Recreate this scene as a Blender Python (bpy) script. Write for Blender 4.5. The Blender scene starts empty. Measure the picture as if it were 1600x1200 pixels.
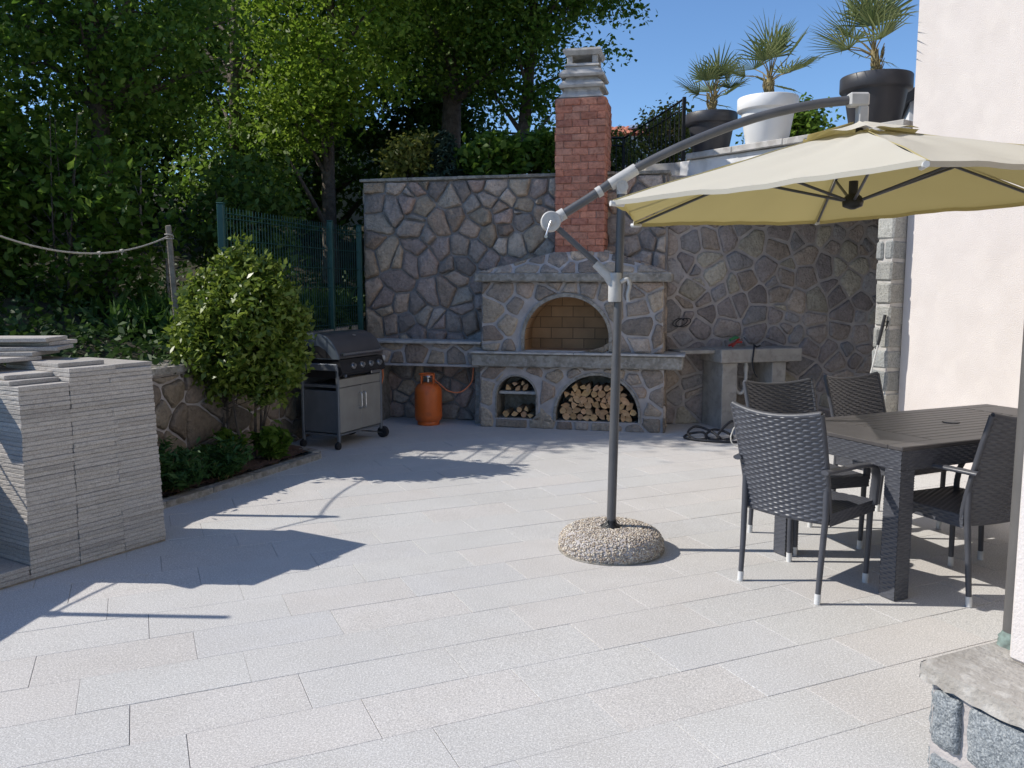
import bpy, bmesh, math, random
import numpy as np
from mathutils import Vector, Matrix
R = math.radians
sc = bpy.context.scene
C = sc.collection
RNG = random.Random(7)

# ---------------------------------------------------------------- camera, sky, sun, exposure
cd = bpy.data.cameras.new('camera')
cam = bpy.data.objects.new('camera', cd); C.objects.link(cam); sc.camera = cam
cam.location = (0, 0, 1.5)
cam.rotation_euler = (R(90 - 6.58), 0, 0)
cd.sensor_width = 36.0
cd.lens = 36.0 * 1310 / 1600
cd.clip_start = 0.05; cd.clip_end = 2000
SUN_EL = R(40.8)
SD = Vector((-1.0, 0.05, 0)).normalized() * math.cos(SUN_EL) + Vector((0, 0, math.sin(SUN_EL)))   # towards the sun
w = bpy.data.worlds.new('World'); sc.world = w; w.use_nodes = True
nt = w.node_tree
bg = nt.nodes['Background']
sky = nt.nodes.new('ShaderNodeTexSky'); sky.sky_type = 'NISHITA'; sky.sun_disc = False
sky.sun_elevation = SUN_EL; sky.sun_rotation = math.atan2(SD.x, SD.y) % (2 * math.pi)
sky.altitude = 200; sky.air_density = 1.0; sky.dust_density = 0.0; sky.ozone_density = 7.5
nt.links.new(sky.outputs[0], bg.inputs[0]); bg.inputs[1].default_value = 0.15
sl = bpy.data.lights.new('sun', 'SUN'); sl.energy = 4.7; sl.angle = R(0.5); sl.color = (1.0, 0.945, 0.86)
so = bpy.data.objects.new('sun', sl); C.objects.link(so); so.rotation_euler = SD.to_track_quat('Z', 'Y').to_euler()
so.location = (-20, 0, 20)
sc.view_settings.view_transform = 'Standard'; sc.view_settings.look = 'None'
sc.view_settings.exposure = 0.12; sc.view_settings.gamma = 1.0; sc.view_settings.use_curve_mapping = False
sc.render.engine = 'CYCLES'
sc.cycles.max_bounces = 8; sc.cycles.transparent_max_bounces = 8
sc.cycles.use_denoising = True

# ---------------------------------------------------------------- materials
def _new(name):
    m = bpy.data.materials.new(name); m.use_nodes = True
    n = m.node_tree.nodes; return m, n, m.node_tree.links, n['Principled BSDF']
def pm(name, c1, c2=None, scale=8, rough=.8, bump=0, bscale=40, metal=0, tint=False, spec=.4, speck=None, detail=6, bdist=.01, rnd=False):
    """two tone noise colour, noise bump; tint multiplies by the per-face 'tint' colour; speck=(colour, scale, amount)"""
    m, n, l, b = _new(name)
    b.inputs['Roughness'].default_value = rough; b.inputs['Metallic'].default_value = metal
    b.inputs['Specular IOR Level'].default_value = spec
    tc = n.new('ShaderNodeTexCoord')
    c2 = c2 or c1
    class _T: outputs = {'Object': tc.outputs['Object']}
    if rnd:
        oi = n.new('ShaderNodeObjectInfo'); ml = n.new('ShaderNodeMath'); ml.operation = 'MULTIPLY'; ml.inputs[1].default_value = 97.0; l.new(oi.outputs['Random'], ml.inputs[0])
        va = n.new('ShaderNodeVectorMath'); va.operation = 'ADD'; l.new(tc.outputs['Object'], va.inputs[0]); l.new(ml.outputs[0], va.inputs[1]); _T.outputs = {'Object': va.outputs[0]}
    tc = _T
    ns = n.new('ShaderNodeTexNoise'); ns.inputs['Scale'].default_value = scale; ns.inputs['Detail'].default_value = detail
    l.new(tc.outputs['Object'], ns.inputs['Vector'])
    rp = n.new('ShaderNodeValToRGB'); rp.color_ramp.elements[0].position = .32; rp.color_ramp.elements[1].position = .68
    rp.color_ramp.elements[0].color = (*c1, 1); rp.color_ramp.elements[1].color = (*c2, 1)
    l.new(ns.outputs['Fac'], rp.inputs[0]); out = rp.outputs[0]
    if speck:
        for (sc_, ss, am) in speck:
            n2 = n.new('ShaderNodeTexNoise'); n2.inputs['Scale'].default_value = ss; n2.inputs['Detail'].default_value = 2
            l.new(tc.outputs['Object'], n2.inputs['Vector'])
            r2 = n.new('ShaderNodeValToRGB'); r2.color_ramp.elements[0].position = .5; r2.color_ramp.elements[1].position = .64
            r2.color_ramp.elements[0].color = (0, 0, 0, 1); r2.color_ramp.elements[1].color = (am, am, am, 1)
            l.new(n2.outputs['Fac'], r2.inputs[0])
            mx = n.new('ShaderNodeMixRGB'); mx.inputs[2].default_value = (*sc_, 1)
            l.new(r2.outputs[0], mx.inputs[0]); l.new(out, mx.inputs[1]); out = mx.outputs[0]
    if tint:
        at = n.new('ShaderNodeAttribute'); at.attribute_name = 'tint'
        mx = n.new('ShaderNodeMixRGB'); mx.blend_type = 'MULTIPLY'; mx.inputs[0].default_value = 1
        l.new(out, mx.inputs[1]); l.new(at.outputs['Color'], mx.inputs[2]); out = mx.outputs[0]
    l.new(out, b.inputs['Base Color'])
    if bump:
        nb = n.new('ShaderNodeTexNoise'); nb.inputs['Scale'].default_value = bscale; nb.inputs['Detail'].default_value = 8
        l.new(tc.outputs['Object'], nb.inputs['Vector'])
        bp = n.new('ShaderNodeBump'); bp.inputs['Strength'].default_value = bump; bp.inputs['Distance'].default_value = bdist
        l.new(nb.outputs['Fac'], bp.inputs['Height']); l.new(bp.outputs[0], b.inputs['Normal'])
    return m
def leafm(name, c1, c2, trans=.35, rough=.45, tcol=None, spec=.35):
    m, n, l, b = _new(name)
    g = n.new('ShaderNodeNewGeometry')
    rp = n.new('ShaderNodeValToRGB'); rp.color_ramp.elements[0].color = (*c1, 1); rp.color_ramp.elements[1].color = (*c2, 1)
    l.new(g.outputs['Random Per Island'], rp.inputs[0])
    l.new(rp.outputs[0], b.inputs['Base Color']); b.inputs['Roughness'].default_value = rough
    b.inputs['Specular IOR Level'].default_value = spec
    t = n.new('ShaderNodeBsdfTranslucent'); mx = n.new('ShaderNodeMixShader'); mx.inputs[0].default_value = trans
    if tcol: t.inputs[0].default_value = (*tcol, 1)
    else: l.new(rp.outputs[0], t.inputs[0])
    o = n['Material Output']
    l.new(b.outputs[0], mx.inputs[1]); l.new(t.outputs[0], mx.inputs[2]); l.new(mx.outputs[0], o.inputs['Surface'])
    return m
def firebrickm(name):
    m, n, l, b = _new(name)
    tc = n.new('ShaderNodeTexCoord'); sp = n.new('ShaderNodeSeparateXYZ'); l.new(tc.outputs['Object'], sp.inputs[0])
    ad = n.new('ShaderNodeMath'); ad.operation = 'ADD'; l.new(sp.outputs[0], ad.inputs[0]); l.new(sp.outputs[1], ad.inputs[1])
    cb = n.new('ShaderNodeCombineXYZ'); l.new(ad.outputs[0], cb.inputs[0]); l.new(sp.outputs[2], cb.inputs[1])
    bt = n.new('ShaderNodeTexBrick'); bt.inputs['Scale'].default_value = 1; bt.inputs['Brick Width'].default_value = .24
    bt.inputs['Row Height'].default_value = .118; bt.inputs['Mortar Size'].default_value = .004; bt.inputs['Mortar Smooth'].default_value = .3
    bt.inputs['Color1'].default_value = (.33, .20, .10, 1); bt.inputs['Color2'].default_value = (.26, .155, .075, 1)
    bt.inputs['Mortar'].default_value = (.11, .07, .04, 1)
    l.new(cb.outputs[0], bt.inputs['Vector'])
    ns = n.new('ShaderNodeTexNoise'); ns.inputs['Scale'].default_value = 5; ns.inputs['Detail'].default_value = 7; l.new(tc.outputs['Object'], ns.inputs['Vector'])
    mx = n.new('ShaderNodeMixRGB'); mx.blend_type = 'MULTIPLY'; mx.inputs[0].default_value = .55
    l.new(bt.outputs[0], mx.inputs[1]); l.new(ns.outputs['Fac'], mx.inputs[2])
    sat = n.new('ShaderNodeHueSaturation'); sat.inputs['Saturation'].default_value = .95; sat.inputs['Value'].default_value = 1.5
    l.new(mx.outputs[0], sat.inputs['Color']); l.new(sat.outputs[0], b.inputs['Base Color'])
    bp = n.new('ShaderNodeBump'); bp.invert = True; bp.inputs['Strength'].default_value = .6; bp.inputs['Distance'].default_value = .006
    l.new(bt.outputs['Fac'], bp.inputs['Height']); l.new(bp.outputs[0], b.inputs['Normal']); b.inputs['Roughness'].default_value = .9
    return m
M = {}
M['granite'] = pm('granite_paver', (.54, .528, .508), (.60, .586, .566), 2.2, .72, .25, 320, tint=True, spec=.3,
                  speck=[((.46, .435, .40), 1.1, .35), ((.50, .48, .45), 4.5, .25), ((.33, .325, .32), 165, .6), ((.80, .79, .77), 130, .55), ((.22, .22, .22), 270, .55)], bdist=.003)
M['joint'] = pm('joint_sand', (.30, .285, .26), (.40, .38, .35), 12, .95, .4, 120)
M['ground'] = pm('ground', (.10, .09, .06), (.16, .15, .09), .5, .95, .3, 8)
M['slope'] = pm('slope_soil', (.030, .026, .016), (.055, .052, .026), 2, .95, .6, 14, bdist=.05)
M['soil'] = pm('bed_soil', (.075, .042, .030), (.14, .085, .06), 14, .95, .8, 60, bdist=.03)
M['stone'] = pm('wall_stone', (.82, .80, .78), (1.15, 1.12, 1.08), 11, .85, .9, 45, tint=True, spec=.25,
                speck=[((.55, .52, .50), 30, .55), ((1.5, 1.45, 1.4), 60, .35)], bdist=.02)
M['mortar'] = pm('wall_mortar', (.35, .322, .31), (.48, .445, .43), 9, .92, .6, 90, spec=.2, bdist=.008)
M['darkmortar'] = pm('recessed_mortar', (.20, .185, .178), (.32, .298, .285), 6, .92, .6, 90, spec=.2, bdist=.008)
M['concrete'] = pm('concrete', (.34, .315, .28), (.46, .43, .39), 6, .88, .5, 70, spec=.25, speck=[((.22, .21, .19), 14, .4)], bdist=.008)
M['capconcrete'] = pm('cap_concrete', (.29, .268, .238), (.41, .385, .35), 7, .9, .7, 60, spec=.2, speck=[((.26, .24, .215), 12, .5), ((.58, .56, .52), 24, .4)], bdist=.010)
M['oldconcrete'] = pm('weathered_concrete', (.22, .20, .17), (.36, .34, .30), 7, .9, .7, 60, spec=.2, speck=[((.15, .14, .12), 16, .55), ((.46, .44, .41), 26, .4)], bdist=.012)
M['cast'] = pm('cast_concrete', (.40, .385, .36), (.54, .52, .49), 8, .85, .3, 80, spec=.25, speck=[((.27, .25, .23), 12, .5)])
M['brick'] = pm('brick', (.80, .80, .80), (1.15, 1.12, 1.1), 18, .88, .7, 70, tint=True, spec=.2, speck=[((.62, .5, .46), 30, .5), ((1.35, 1.3, 1.25), 45, .35)], bdist=.01)
M['brickmortar'] = pm('brick_mortar', (.34, .20, .155), (.43, .28, .225), 12, .92, .6, 80)
M['firebrick'] = firebrickm('firebrick')
M['plaster'] = pm('plaster', (.60, .553, .525), (.65, .603, .575), 3, .9, .6, 120, spec=.2, bdist=.006, speck=[((.70, .65, .61), 5, .3)])
M['whiteplaster'] = pm('white_plaster', (.70, .69, .67), (.80, .79, .78), 2, .9, .3, 150, spec=.2, speck=[((.5, .49, .47), 5, .5)])
M['quoin'] = pm('quoin_stone', (.85, .85, .85), (1.12, 1.11, 1.08), 16, .88, .8, 80, tint=True, spec=.2, speck=[((.6, .6, .58), 60, .6), ((1.45, 1.43, 1.4), 90, .4)], bdist=.012)
M['plinthstone'] = pm('plinth_stone', (.17, .19, .205), (.27, .29, .30), 40, .8, .8, 130, spec=.35, speck=[((.09, .105, .12), 120, .75), ((.46, .48, .48), 150, .6)], bdist=.008)
M['plastic'] = pm('anthracite_resin', (.060, .063, .076), (.076, .080, .094), 20, .36, .12, 300, spec=.5, bdist=.002)
M['tabletop'] = pm('tabletop_resin', (.066, .061, .062), (.086, .081, .082), 12, .40, .2, 200, spec=.5, bdist=.002)
M['tube'] = pm('powder_coated_tube', (.050, .053, .064), (.068, .071, .084), 10, .45, .1, 200, spec=.5)
M['poletube'] = pm('grey_pole_paint', (.080, .080, .084), (.10, .10, .104), 12, .38, .08, 200, spec=.5)
M['greyplast'] = pm('grey_plastic', (.42, .41, .39), (.50, .49, .47), 20, .5, .1, 150, spec=.45)
M['foot'] = pm('foot_cap', (.55, .55, .54), (.66, .66, .65), 20, .5)
M['chrome'] = pm('brushed_steel', (.55, .55, .56), (.68, .68, .69), 60, .28, 0, 40, metal=1)
M['grillgrey'] = pm('grill_grey_paint', (.165, .18, .20), (.20, .215, .235), 8, .42, .1, 150, metal=.35)
M['grillfront'] = pm('grill_door_paint', (.30, .29, .265), (.36, .35, .32), 6, .42, .08, 150, metal=.35)
M['grillhood'] = pm('grill_hood_enamel', (.060, .058, .060), (.08, .077, .079), 6, .35, .1, 100, spec=.6)
M['grillblue'] = pm('grill_hood_end', (.10, .125, .15), (.13, .155, .18), 8, .4, .1, 100)
M['black'] = pm('black_plastic', (.014, .014, .016), (.022, .022, .024), 20, .5)
M['rubber'] = pm('rubber', (.02, .02, .022), (.03, .03, .032), 30, .8)
M['orange'] = pm('orange_paint', (.62, .125, .02), (.72, .16, .03), 6, .45, .1, 60, spec=.5, speck=[((.35, .08, .03), 12, .4)])
M['hose'] = pm('orange_hose', (.55, .16, .06), (.65, .2, .08), 20, .5)
M['blackhose'] = pm('black_hose', (.02, .022, .028), (.03, .032, .038), 20, .5)
M['whitecable'] = pm('white_cable', (.55, .54, .50), (.66, .65, .61), 20, .5)
M['pipe'] = pm('downpipe', (.105, .10, .095), (.135, .128, .12), 5, .5, .1, 80, metal=.2)
M['verdigris'] = pm('verdigris', (.11, .135, .12), (.22, .29, .26), 45, .8)
M['pvc'] = pm('pvc_pipe', (.5, .49, .46), (.6, .59, .56), 12, .5)
M['fencegreen'] = pm('green_fence_paint', (.012, .060, .055), (.018, .075, .068), 10, .45)
M['iron'] = pm('black_iron', (.014, .015, .016), (.02, .021, .022), 20, .5)
M['wood'] = pm('post_wood', (.20, .165, .125), (.33, .285, .23), 22, .85, .6, 60)
M['rope'] = pm('rope', (.40, .36, .30), (.55, .51, .44), 60, .9, .5, 200)
M['logend'] = pm('log_end', (.44, .25, .12), (.62, .41, .23), 24, .85, .4, 60, tint=True)
M['bark'] = pm('bark', (.075, .060, .048), (.14, .115, .09), 14, .95, .9, 40, bdist=.03)
M['bark2'] = pm('log_bark', (.16, .115, .08), (.27, .20, .14), 20, .95, .8, 60, tint=True)
M['blackpot'] = pm('black_pot', (.030, .030, .036), (.042, .042, .048), 4, .45, .06, 120, spec=.5)
M['whitepot'] = pm('white_pot', (.78, .78, .77), (.84, .84, .83), 4, .45, .04, 120, spec=.5)
M['potsoil'] = pm('pot_soil', (.05, .035, .025), (.09, .06, .045), 30, .95, .6, 60)
M['rooftile'] = pm('roof_tile', (.42, .13, .07), (.52, .19, .10), 3, .85, .4, 10)
M['panel'] = pm('solar_panel', (.25, .30, .38), (.35, .40, .48), 2, .3)
M['pebble'] = pm('pebble', (.85, .85, .85), (1.1, 1.08, 1.05), 60, .8, .3, 200, tint=True)
M['redplast'] = pm('red_plastic', (.45, .05, .04), (.55, .07, .05), 10, .45)
M['greenplast'] = pm('green_plastic', (.05, .22, .09), (.07, .28, .11), 10, .45)
M['glass'] = pm('dark_glass', (.02, .025, .03), (.03, .035, .04), 3, .1, spec=.6)
M['palepaint'] = pm('pale_wall_paint', (.46, .48, .52), (.54, .56, .60), 2, .9, .2, 60)
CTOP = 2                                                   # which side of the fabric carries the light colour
m, n, l, b = _new('canopy_fabric')
tc = n.new('ShaderNodeTexCoord'); wv = n.new('ShaderNodeTexNoise'); wv.inputs['Scale'].default_value = 3; l.new(tc.outputs['Object'], wv.inputs['Vector'])
rp = n.new('ShaderNodeValToRGB'); rp.color_ramp.elements[0].color = (.58, .55, .475, 1); rp.color_ramp.elements[1].color = (.63, .60, .52, 1)
l.new(wv.outputs['Fac'], rp.inputs[0]); ge = n.new('ShaderNodeNewGeometry'); mu = n.new('ShaderNodeMixRGB'); l.new(ge.outputs['Backfacing'], mu.inputs[0]); l.new(rp.outputs[0], mu.inputs[CTOP]); mu.inputs[3 - CTOP].default_value = (.47, .405, .20, 1); l.new(mu.outputs[0], b.inputs['Base Color']); b.inputs['Roughness'].default_value = .9; b.inputs['Specular IOR Level'].default_value = .1  # underside base colour has the shade and yellow through-glow painted in
bn = n.new('ShaderNodeTexNoise'); bn.inputs['Scale'].default_value = 500; l.new(tc.outputs['Object'], bn.inputs['Vector'])
bp = n.new('ShaderNodeBump'); bp.inputs['Strength'].default_value = .12; bp.inputs['Distance'].default_value = .002; l.new(bn.outputs['Fac'], bp.inputs['Height']); l.new(bp.outputs[0], b.inputs['Normal'])
t = n.new('ShaderNodeBsdfTranslucent'); t.inputs[0].default_value = (.50, .42, .16, 1)
mx = n.new('ShaderNodeMixShader'); mx.inputs[0].default_value = .20
l.new(b.outputs[0], mx.inputs[1]); l.new(t.outputs[0], mx.inputs[2]); l.new(mx.outputs[0], n['Material Output'].inputs['Surface'])
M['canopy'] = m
M['leaf_dark'] = leafm('leaf_dark', (.05, .105, .018), (.11, .19, .036), .46, .5)
M['leaf_mid'] = leafm('leaf_mid', (.070, .150, .018), (.185, .285, .042), .52, .5)
M['leaf_bright'] = leafm('leaf_bright', (.13, .23, .022), (.28, .39, .05), .56, .5)
M['leaf_bush'] = leafm('leaf_bush', (.070, .125, .014), (.26, .33, .055), .40, .40, spec=.5)
M['leaf_yellow'] = leafm('leaf_yellow', (.12, .15, .025), (.24, .24, .06), .42, .5)
M['leaf_fir'] = leafm('leaf_fir', (.030, .060, .040), (.060, .100, .070), .15, .6)
M['leaf_ground'] = leafm('leaf_ground', (.026, .060, .012), (.055, .105, .022), .3, .6)
M['leaf_palm'] = leafm('leaf_palm', (.12, .17, .06), (.25, .28, .115), .3, .4)
M['leaf_herb'] = leafm('leaf_herb', (.035, .095, .020), (.070, .150, .040), .35, .6)
M['leaf_grass'] = leafm('leaf_grass', (.04, .10, .015), (.09, .17, .03), .4, .6)

# ---------------------------------------------------------------- mesh builder
class MB:
    def __init__(s): s.v = []; s.f = []; s.m = []; s.sm = []; s.t = []
    def add(s, vs, fs, mi=0, smooth=False, tint=(1, 1, 1)):
        o = len(s.v); s.v.extend([tuple(p) for p in vs])
        for f in fs: s.f.append([i + o for i in f]); s.m.append(mi); s.sm.append(smooth); s.t.append(tint)
    def box(s, lo, hi, mi=0, bev=0.0, mat=None, tint=(1, 1, 1), jit=0):
        x0, y0, z0 = lo; x1, y1, z1 = hi
        c = Vector(((x0 + x1) / 2, (y0 + y1) / 2, (z0 + z1) / 2)); h = Vector(((x1 - x0) / 2, (y1 - y0) / 2, (z1 - z0) / 2))
        b = min(bev, h.x * .9, h.y * .9, h.z * .9)
        vs = []; idx = {}
        sg = [(a, bb, cc) for a in (-1, 1) for bb in (-1, 1) for cc in (-1, 1)]
        def J(): return RNG.uniform(-jit, jit) if jit else 0
        if b <= 0:
            for q in sg: idx[q] = len(vs); vs.append(c + Vector((q[0] * h.x + J(), q[1] * h.y + J(), q[2] * h.z + J())))
            F = []
            for ax in range(3):
                for d in (-1, 1):
                    o = [k for k in range(3) if k != ax]; r = []
                    for (p, q) in ((-1, -1), (1, -1), (1, 1), (-1, 1)):
                        t = [0, 0, 0]; t[ax] = d; t[o[0]] = p; t[o[1]] = q; r.append(idx[tuple(t)])
                    if (d == -1) ^ (ax == 1): r.reverse()
                    F.append(r)
        else:
            for q in sg:
                j = Vector((J(), J(), J()))
                for ax in range(3):
                    p = [q[k] * (h[k] - (0 if k == ax else b)) for k in range(3)]
                    idx[(q, ax)] = len(vs); vs.append(c + Vector(p) + j)
            F = []
            for ax in range(3):
                for d in (-1, 1):
                    o = [k for k in range(3) if k != ax]; r = []
                    for (p, q) in ((-1, -1), (1, -1), (1, 1), (-1, 1)):
                        t = [0, 0, 0]; t[ax] = d; t[o[0]] = p; t[o[1]] = q; r.append(idx[(tuple(t), ax)])
                    if (d == -1) ^ (ax == 1): r.reverse()
                    F.append(r)
            for ax in range(3):                      # edges parallel to ax
                o = [k for k in range(3) if k != ax]
                for p in (-1, 1):
                    for q in (-1, 1):
                        t0 = [0, 0, 0]; t0[o[0]] = p; t0[o[1]] = q; t1 = list(t0); t0[ax] = -1; t1[ax] = 1
                        t0 = tuple(t0); t1 = tuple(t1)
                        F.append([idx[(t0, o[0])], idx[(t1, o[0])], idx[(t1, o[1])], idx[(t0, o[1])]])
            for q in sg: F.append([idx[(q, 0)], idx[(q, 1)], idx[(q, 2)]])
        if mat is not None: vs = [mat @ p for p in vs]
        s.add(vs, F, mi, False, tint)
    def tube(s, pts, r, seg=10, mi=0, cap=True, smooth=True, tint=(1, 1, 1), flat=None):
        pts = [Vector(p) for p in pts]; n = len(pts)
        rs = r if isinstance(r, (list, tuple)) else [r] * n
        T = []
        for i in range(n): T.append((pts[min(i + 1, n - 1)] - pts[max(i - 1, 0)]).normalized())
        up = Vector((0, 0, 1)) if abs(T[0].z) < .9 else Vector((1, 0, 0))
        N = (up - T[0] * up.dot(T[0])).normalized(); vs = []; F = []
        for i in range(n):
            N = (N - T[i] * N.dot(T[i]))
            N = N.normalized() if N.length > 1e-6 else T[i].orthogonal().normalized()
            B = T[i].cross(N)
            a, bb = (rs[i], rs[i]) if flat is None else (rs[i] * flat, rs[i])
            for k in range(seg):
                an = 2 * math.pi * k / seg; vs.append(pts[i] + N * math.cos(an) * a + B * math.sin(an) * bb)
        for i in range(n - 1):
            for k in range(seg):
                k2 = (k + 1) % seg; F.append([i * seg + k, i * seg + k2, (i + 1) * seg + k2, (i + 1) * seg + k])
        s.add(vs, F, mi, smooth, tint)
        if cap:
            s.add(vs[:seg], [list(range(seg))[::-1]], mi, False, tint); s.add(vs[-seg:], [list(range(seg))], mi, False, tint)
    def lathe(s, prof, seg=32, mi=0, org=(0, 0, 0), smooth=True, tint=(1, 1, 1), wob=0):
        vs = []; F = []; n = len(prof); o = Vector(org)
        for (r, z) in prof:
            for k in range(seg):
                an = 2 * math.pi * k / seg; rr = r * (1 + (RNG.uniform(-wob, wob) if wob else 0)); vs.append(o + Vector((rr * math.cos(an), rr * math.sin(an), z)))
        for i in range(n - 1):
            for k in range(seg):
                k2 = (k + 1) % seg; F.append([i * seg + k, i * seg + k2, (i + 1) * seg + k2, (i + 1) * seg + k])
        F.append(list(range(seg))[::-1]); F.append([(n - 1) * seg + k for k in range(seg)])
        s.add(vs, F[:-2], mi, smooth, tint); s.add(vs[:seg], [list(range(seg))[::-1]], mi, False, tint); s.add(vs[-seg:], [list(range(seg))], mi, False, tint)
    def grid(s, fn, nu, nv, mi=0, smooth=True, tint=(1, 1, 1)):
        vs = [fn(i / nu, j / nv) for j in range(nv + 1) for i in range(nu + 1)]
        F = [[j * (nu + 1) + i, j * (nu + 1) + i + 1, (j + 1) * (nu + 1) + i + 1, (j + 1) * (nu + 1) + i] for j in range(nv) for i in range(nu)]
        s.add(vs, F, mi, smooth, tint)
    def prism(s, poly, z0, z1, mi=0, tint=(1, 1, 1)):
        n = len(poly); vs = [(x, y, z0) for x, y in poly] + [(x, y, z1) for x, y in poly]
        F = [list(range(n))[::-1], list(range(n, 2 * n))] + [[i, (i + 1) % n, n + (i + 1) % n, n + i] for i in range(n)]
        s.add(vs, F, mi, False, tint)
    def blob(s, c, r, mi=0, tint=(1, 1, 1), seg=6, rings=3, jit=.2, sq=1):
        vs = []; c = Vector(c)
        vs.append(c + Vector((0, 0, r * sq)))
        for i in range(1, rings):
            ph = math.pi * i / rings
            for k in range(seg):
                an = 2 * math.pi * (k + .5 * (i % 2)) / seg; q = r * (1 + RNG.uniform(-jit, jit))
                vs.append(c + Vector((q * math.sin(ph) * math.cos(an), q * math.sin(ph) * math.sin(an), q * sq * math.cos(ph))))
        vs.append(c - Vector((0, 0, r * sq))); e = len(vs) - 1; F = []
        for k in range(seg): F.append([0, 1 + k, 1 + (k + 1) % seg]); F.append([e, e - seg + (k + 1) % seg, e - seg + k])
        for i in range(rings - 2):
            for k in range(seg): F.append([1 + i * seg + k, 1 + (i + 1) * seg + k, 1 + (i + 1) * seg + (k + 1) % seg, 1 + i * seg + (k + 1) % seg])
        s.add(vs, F, mi, True, tint)
    def mesh(s, name, mats):
        me = bpy.data.meshes.new(name); me.from_pydata(s.v, [], s.f)
        for q in (mats if isinstance(mats, (list, tuple)) else [mats]): me.materials.append(q)
        me.polygons.foreach_set('material_index', s.m); me.polygons.foreach_set('use_smooth', s.sm)
        a = me.attributes.new('tint', 'FLOAT_COLOR', 'FACE')
        a.data.foreach_set('color', [c for t in s.t for c in (t[0], t[1], t[2], 1.0)])
        me.update(); return me
    def build(s, name, mats, parent=None):
        o = bpy.data.objects.new(name, s.mesh(name, mats)); C.objects.link(o)
        if parent: o.parent = parent
        return o
def tag(o, label=None, cat=None, group=None, kind=None):
    if label: o['label'] = label
    if cat: o['category'] = cat
    if group: o['group'] = group
    if kind: o['kind'] = kind
    return o
def thing(name, label, cat, loc=(0, 0, 0), rz=0, group=None):
    o = bpy.data.objects.new(name, None); C.objects.link(o); o.empty_display_size = .1
    o.location = loc; o.rotation_euler = (0, 0, rz); return tag(o, label, cat, group)
def copy_tree(o, parent=None):
    c = o.copy(); C.objects.link(c); c.parent = parent
    for ch in o.children: copy_tree(ch, c)
    return c
def catmull(P, n=8):
    P = [Vector(p) for p in P]; Q = [P[0] * 2 - P[1]] + P + [P[-1] * 2 - P[-2]]; out = []
    for i in range(1, len(Q) - 2):
        for k in range(n):
            t = k / n; a, b, c, d = Q[i - 1], Q[i], Q[i + 1], Q[i + 2]
            out.append(.5 * ((2 * b) + (c - a) * t + (2 * a - 5 * b + 4 * c - d) * t * t + (3 * b - a - 3 * c + d) * t ** 3))
    out.append(P[-1]); return out

# ---------------------------------------------------------------- rubble stonework
def clip(poly, nx, ny, d):                                  # keep nx*x+ny*y <= d
    out = []
    for i in range(len(poly)):
        p, q = poly[i], poly[(i + 1) % len(poly)]
        a = nx * p[0] + ny * p[1] - d; b = nx * q[0] + ny * q[1] - d
        if a <= 0: out.append(p)
        if (a < 0 < b) or (b < 0 < a):
            t = a / (a - b); out.append((p[0] + (q[0] - p[0]) * t, p[1] + (q[1] - p[1]) * t))
    return out
class Arch:                                                 # elliptical arch: springs at zs, half width a, rise b, sits on z0
    def __init__(s, c, a, z0, zs, b): s.c, s.a, s.z0, s.zs, s.b = c, a, z0, zs, b
    def inside(s, x, z, g=0):
        if z < s.z0 - g or abs(x - s.c) > s.a + g: return False
        return z <= s.zs or ((x - s.c) / (s.a + g)) ** 2 + ((z - s.zs) / (s.b + g)) ** 2 < 1
    def push(s, x, z, g):
        if not s.inside(x, z, g): return x, z
        if z <= s.zs:
            if z - (s.z0 - g) < min(.08, s.a - abs(x - s.c)): return x, s.z0 - g
            return s.c + math.copysign(s.a + g, x - s.c), z
        dx, dz = (x - s.c) / (s.a + g), (z - s.zs) / (s.b + g); k = 1 / max(1e-3, math.hypot(dx, dz)); return s.c + dx * k * (s.a + g), s.zs + dz * k * (s.b + g)
    def top(s, x):
        d = abs(x - s.c) / s.a
        return None if d > 1 else s.zs + s.b * math.sqrt(max(0, 1 - d * d))
STONECOLS = [(0.384, 0.332, 0.295), (0.343, 0.280, 0.254), (0.424, 0.348, 0.271), (0.276, 0.246, 0.229), (0.465, 0.407, 0.352), (0.364, 0.289, 0.238), (0.323, 0.297, 0.277), (0.390, 0.303, 0.268)]
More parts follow.
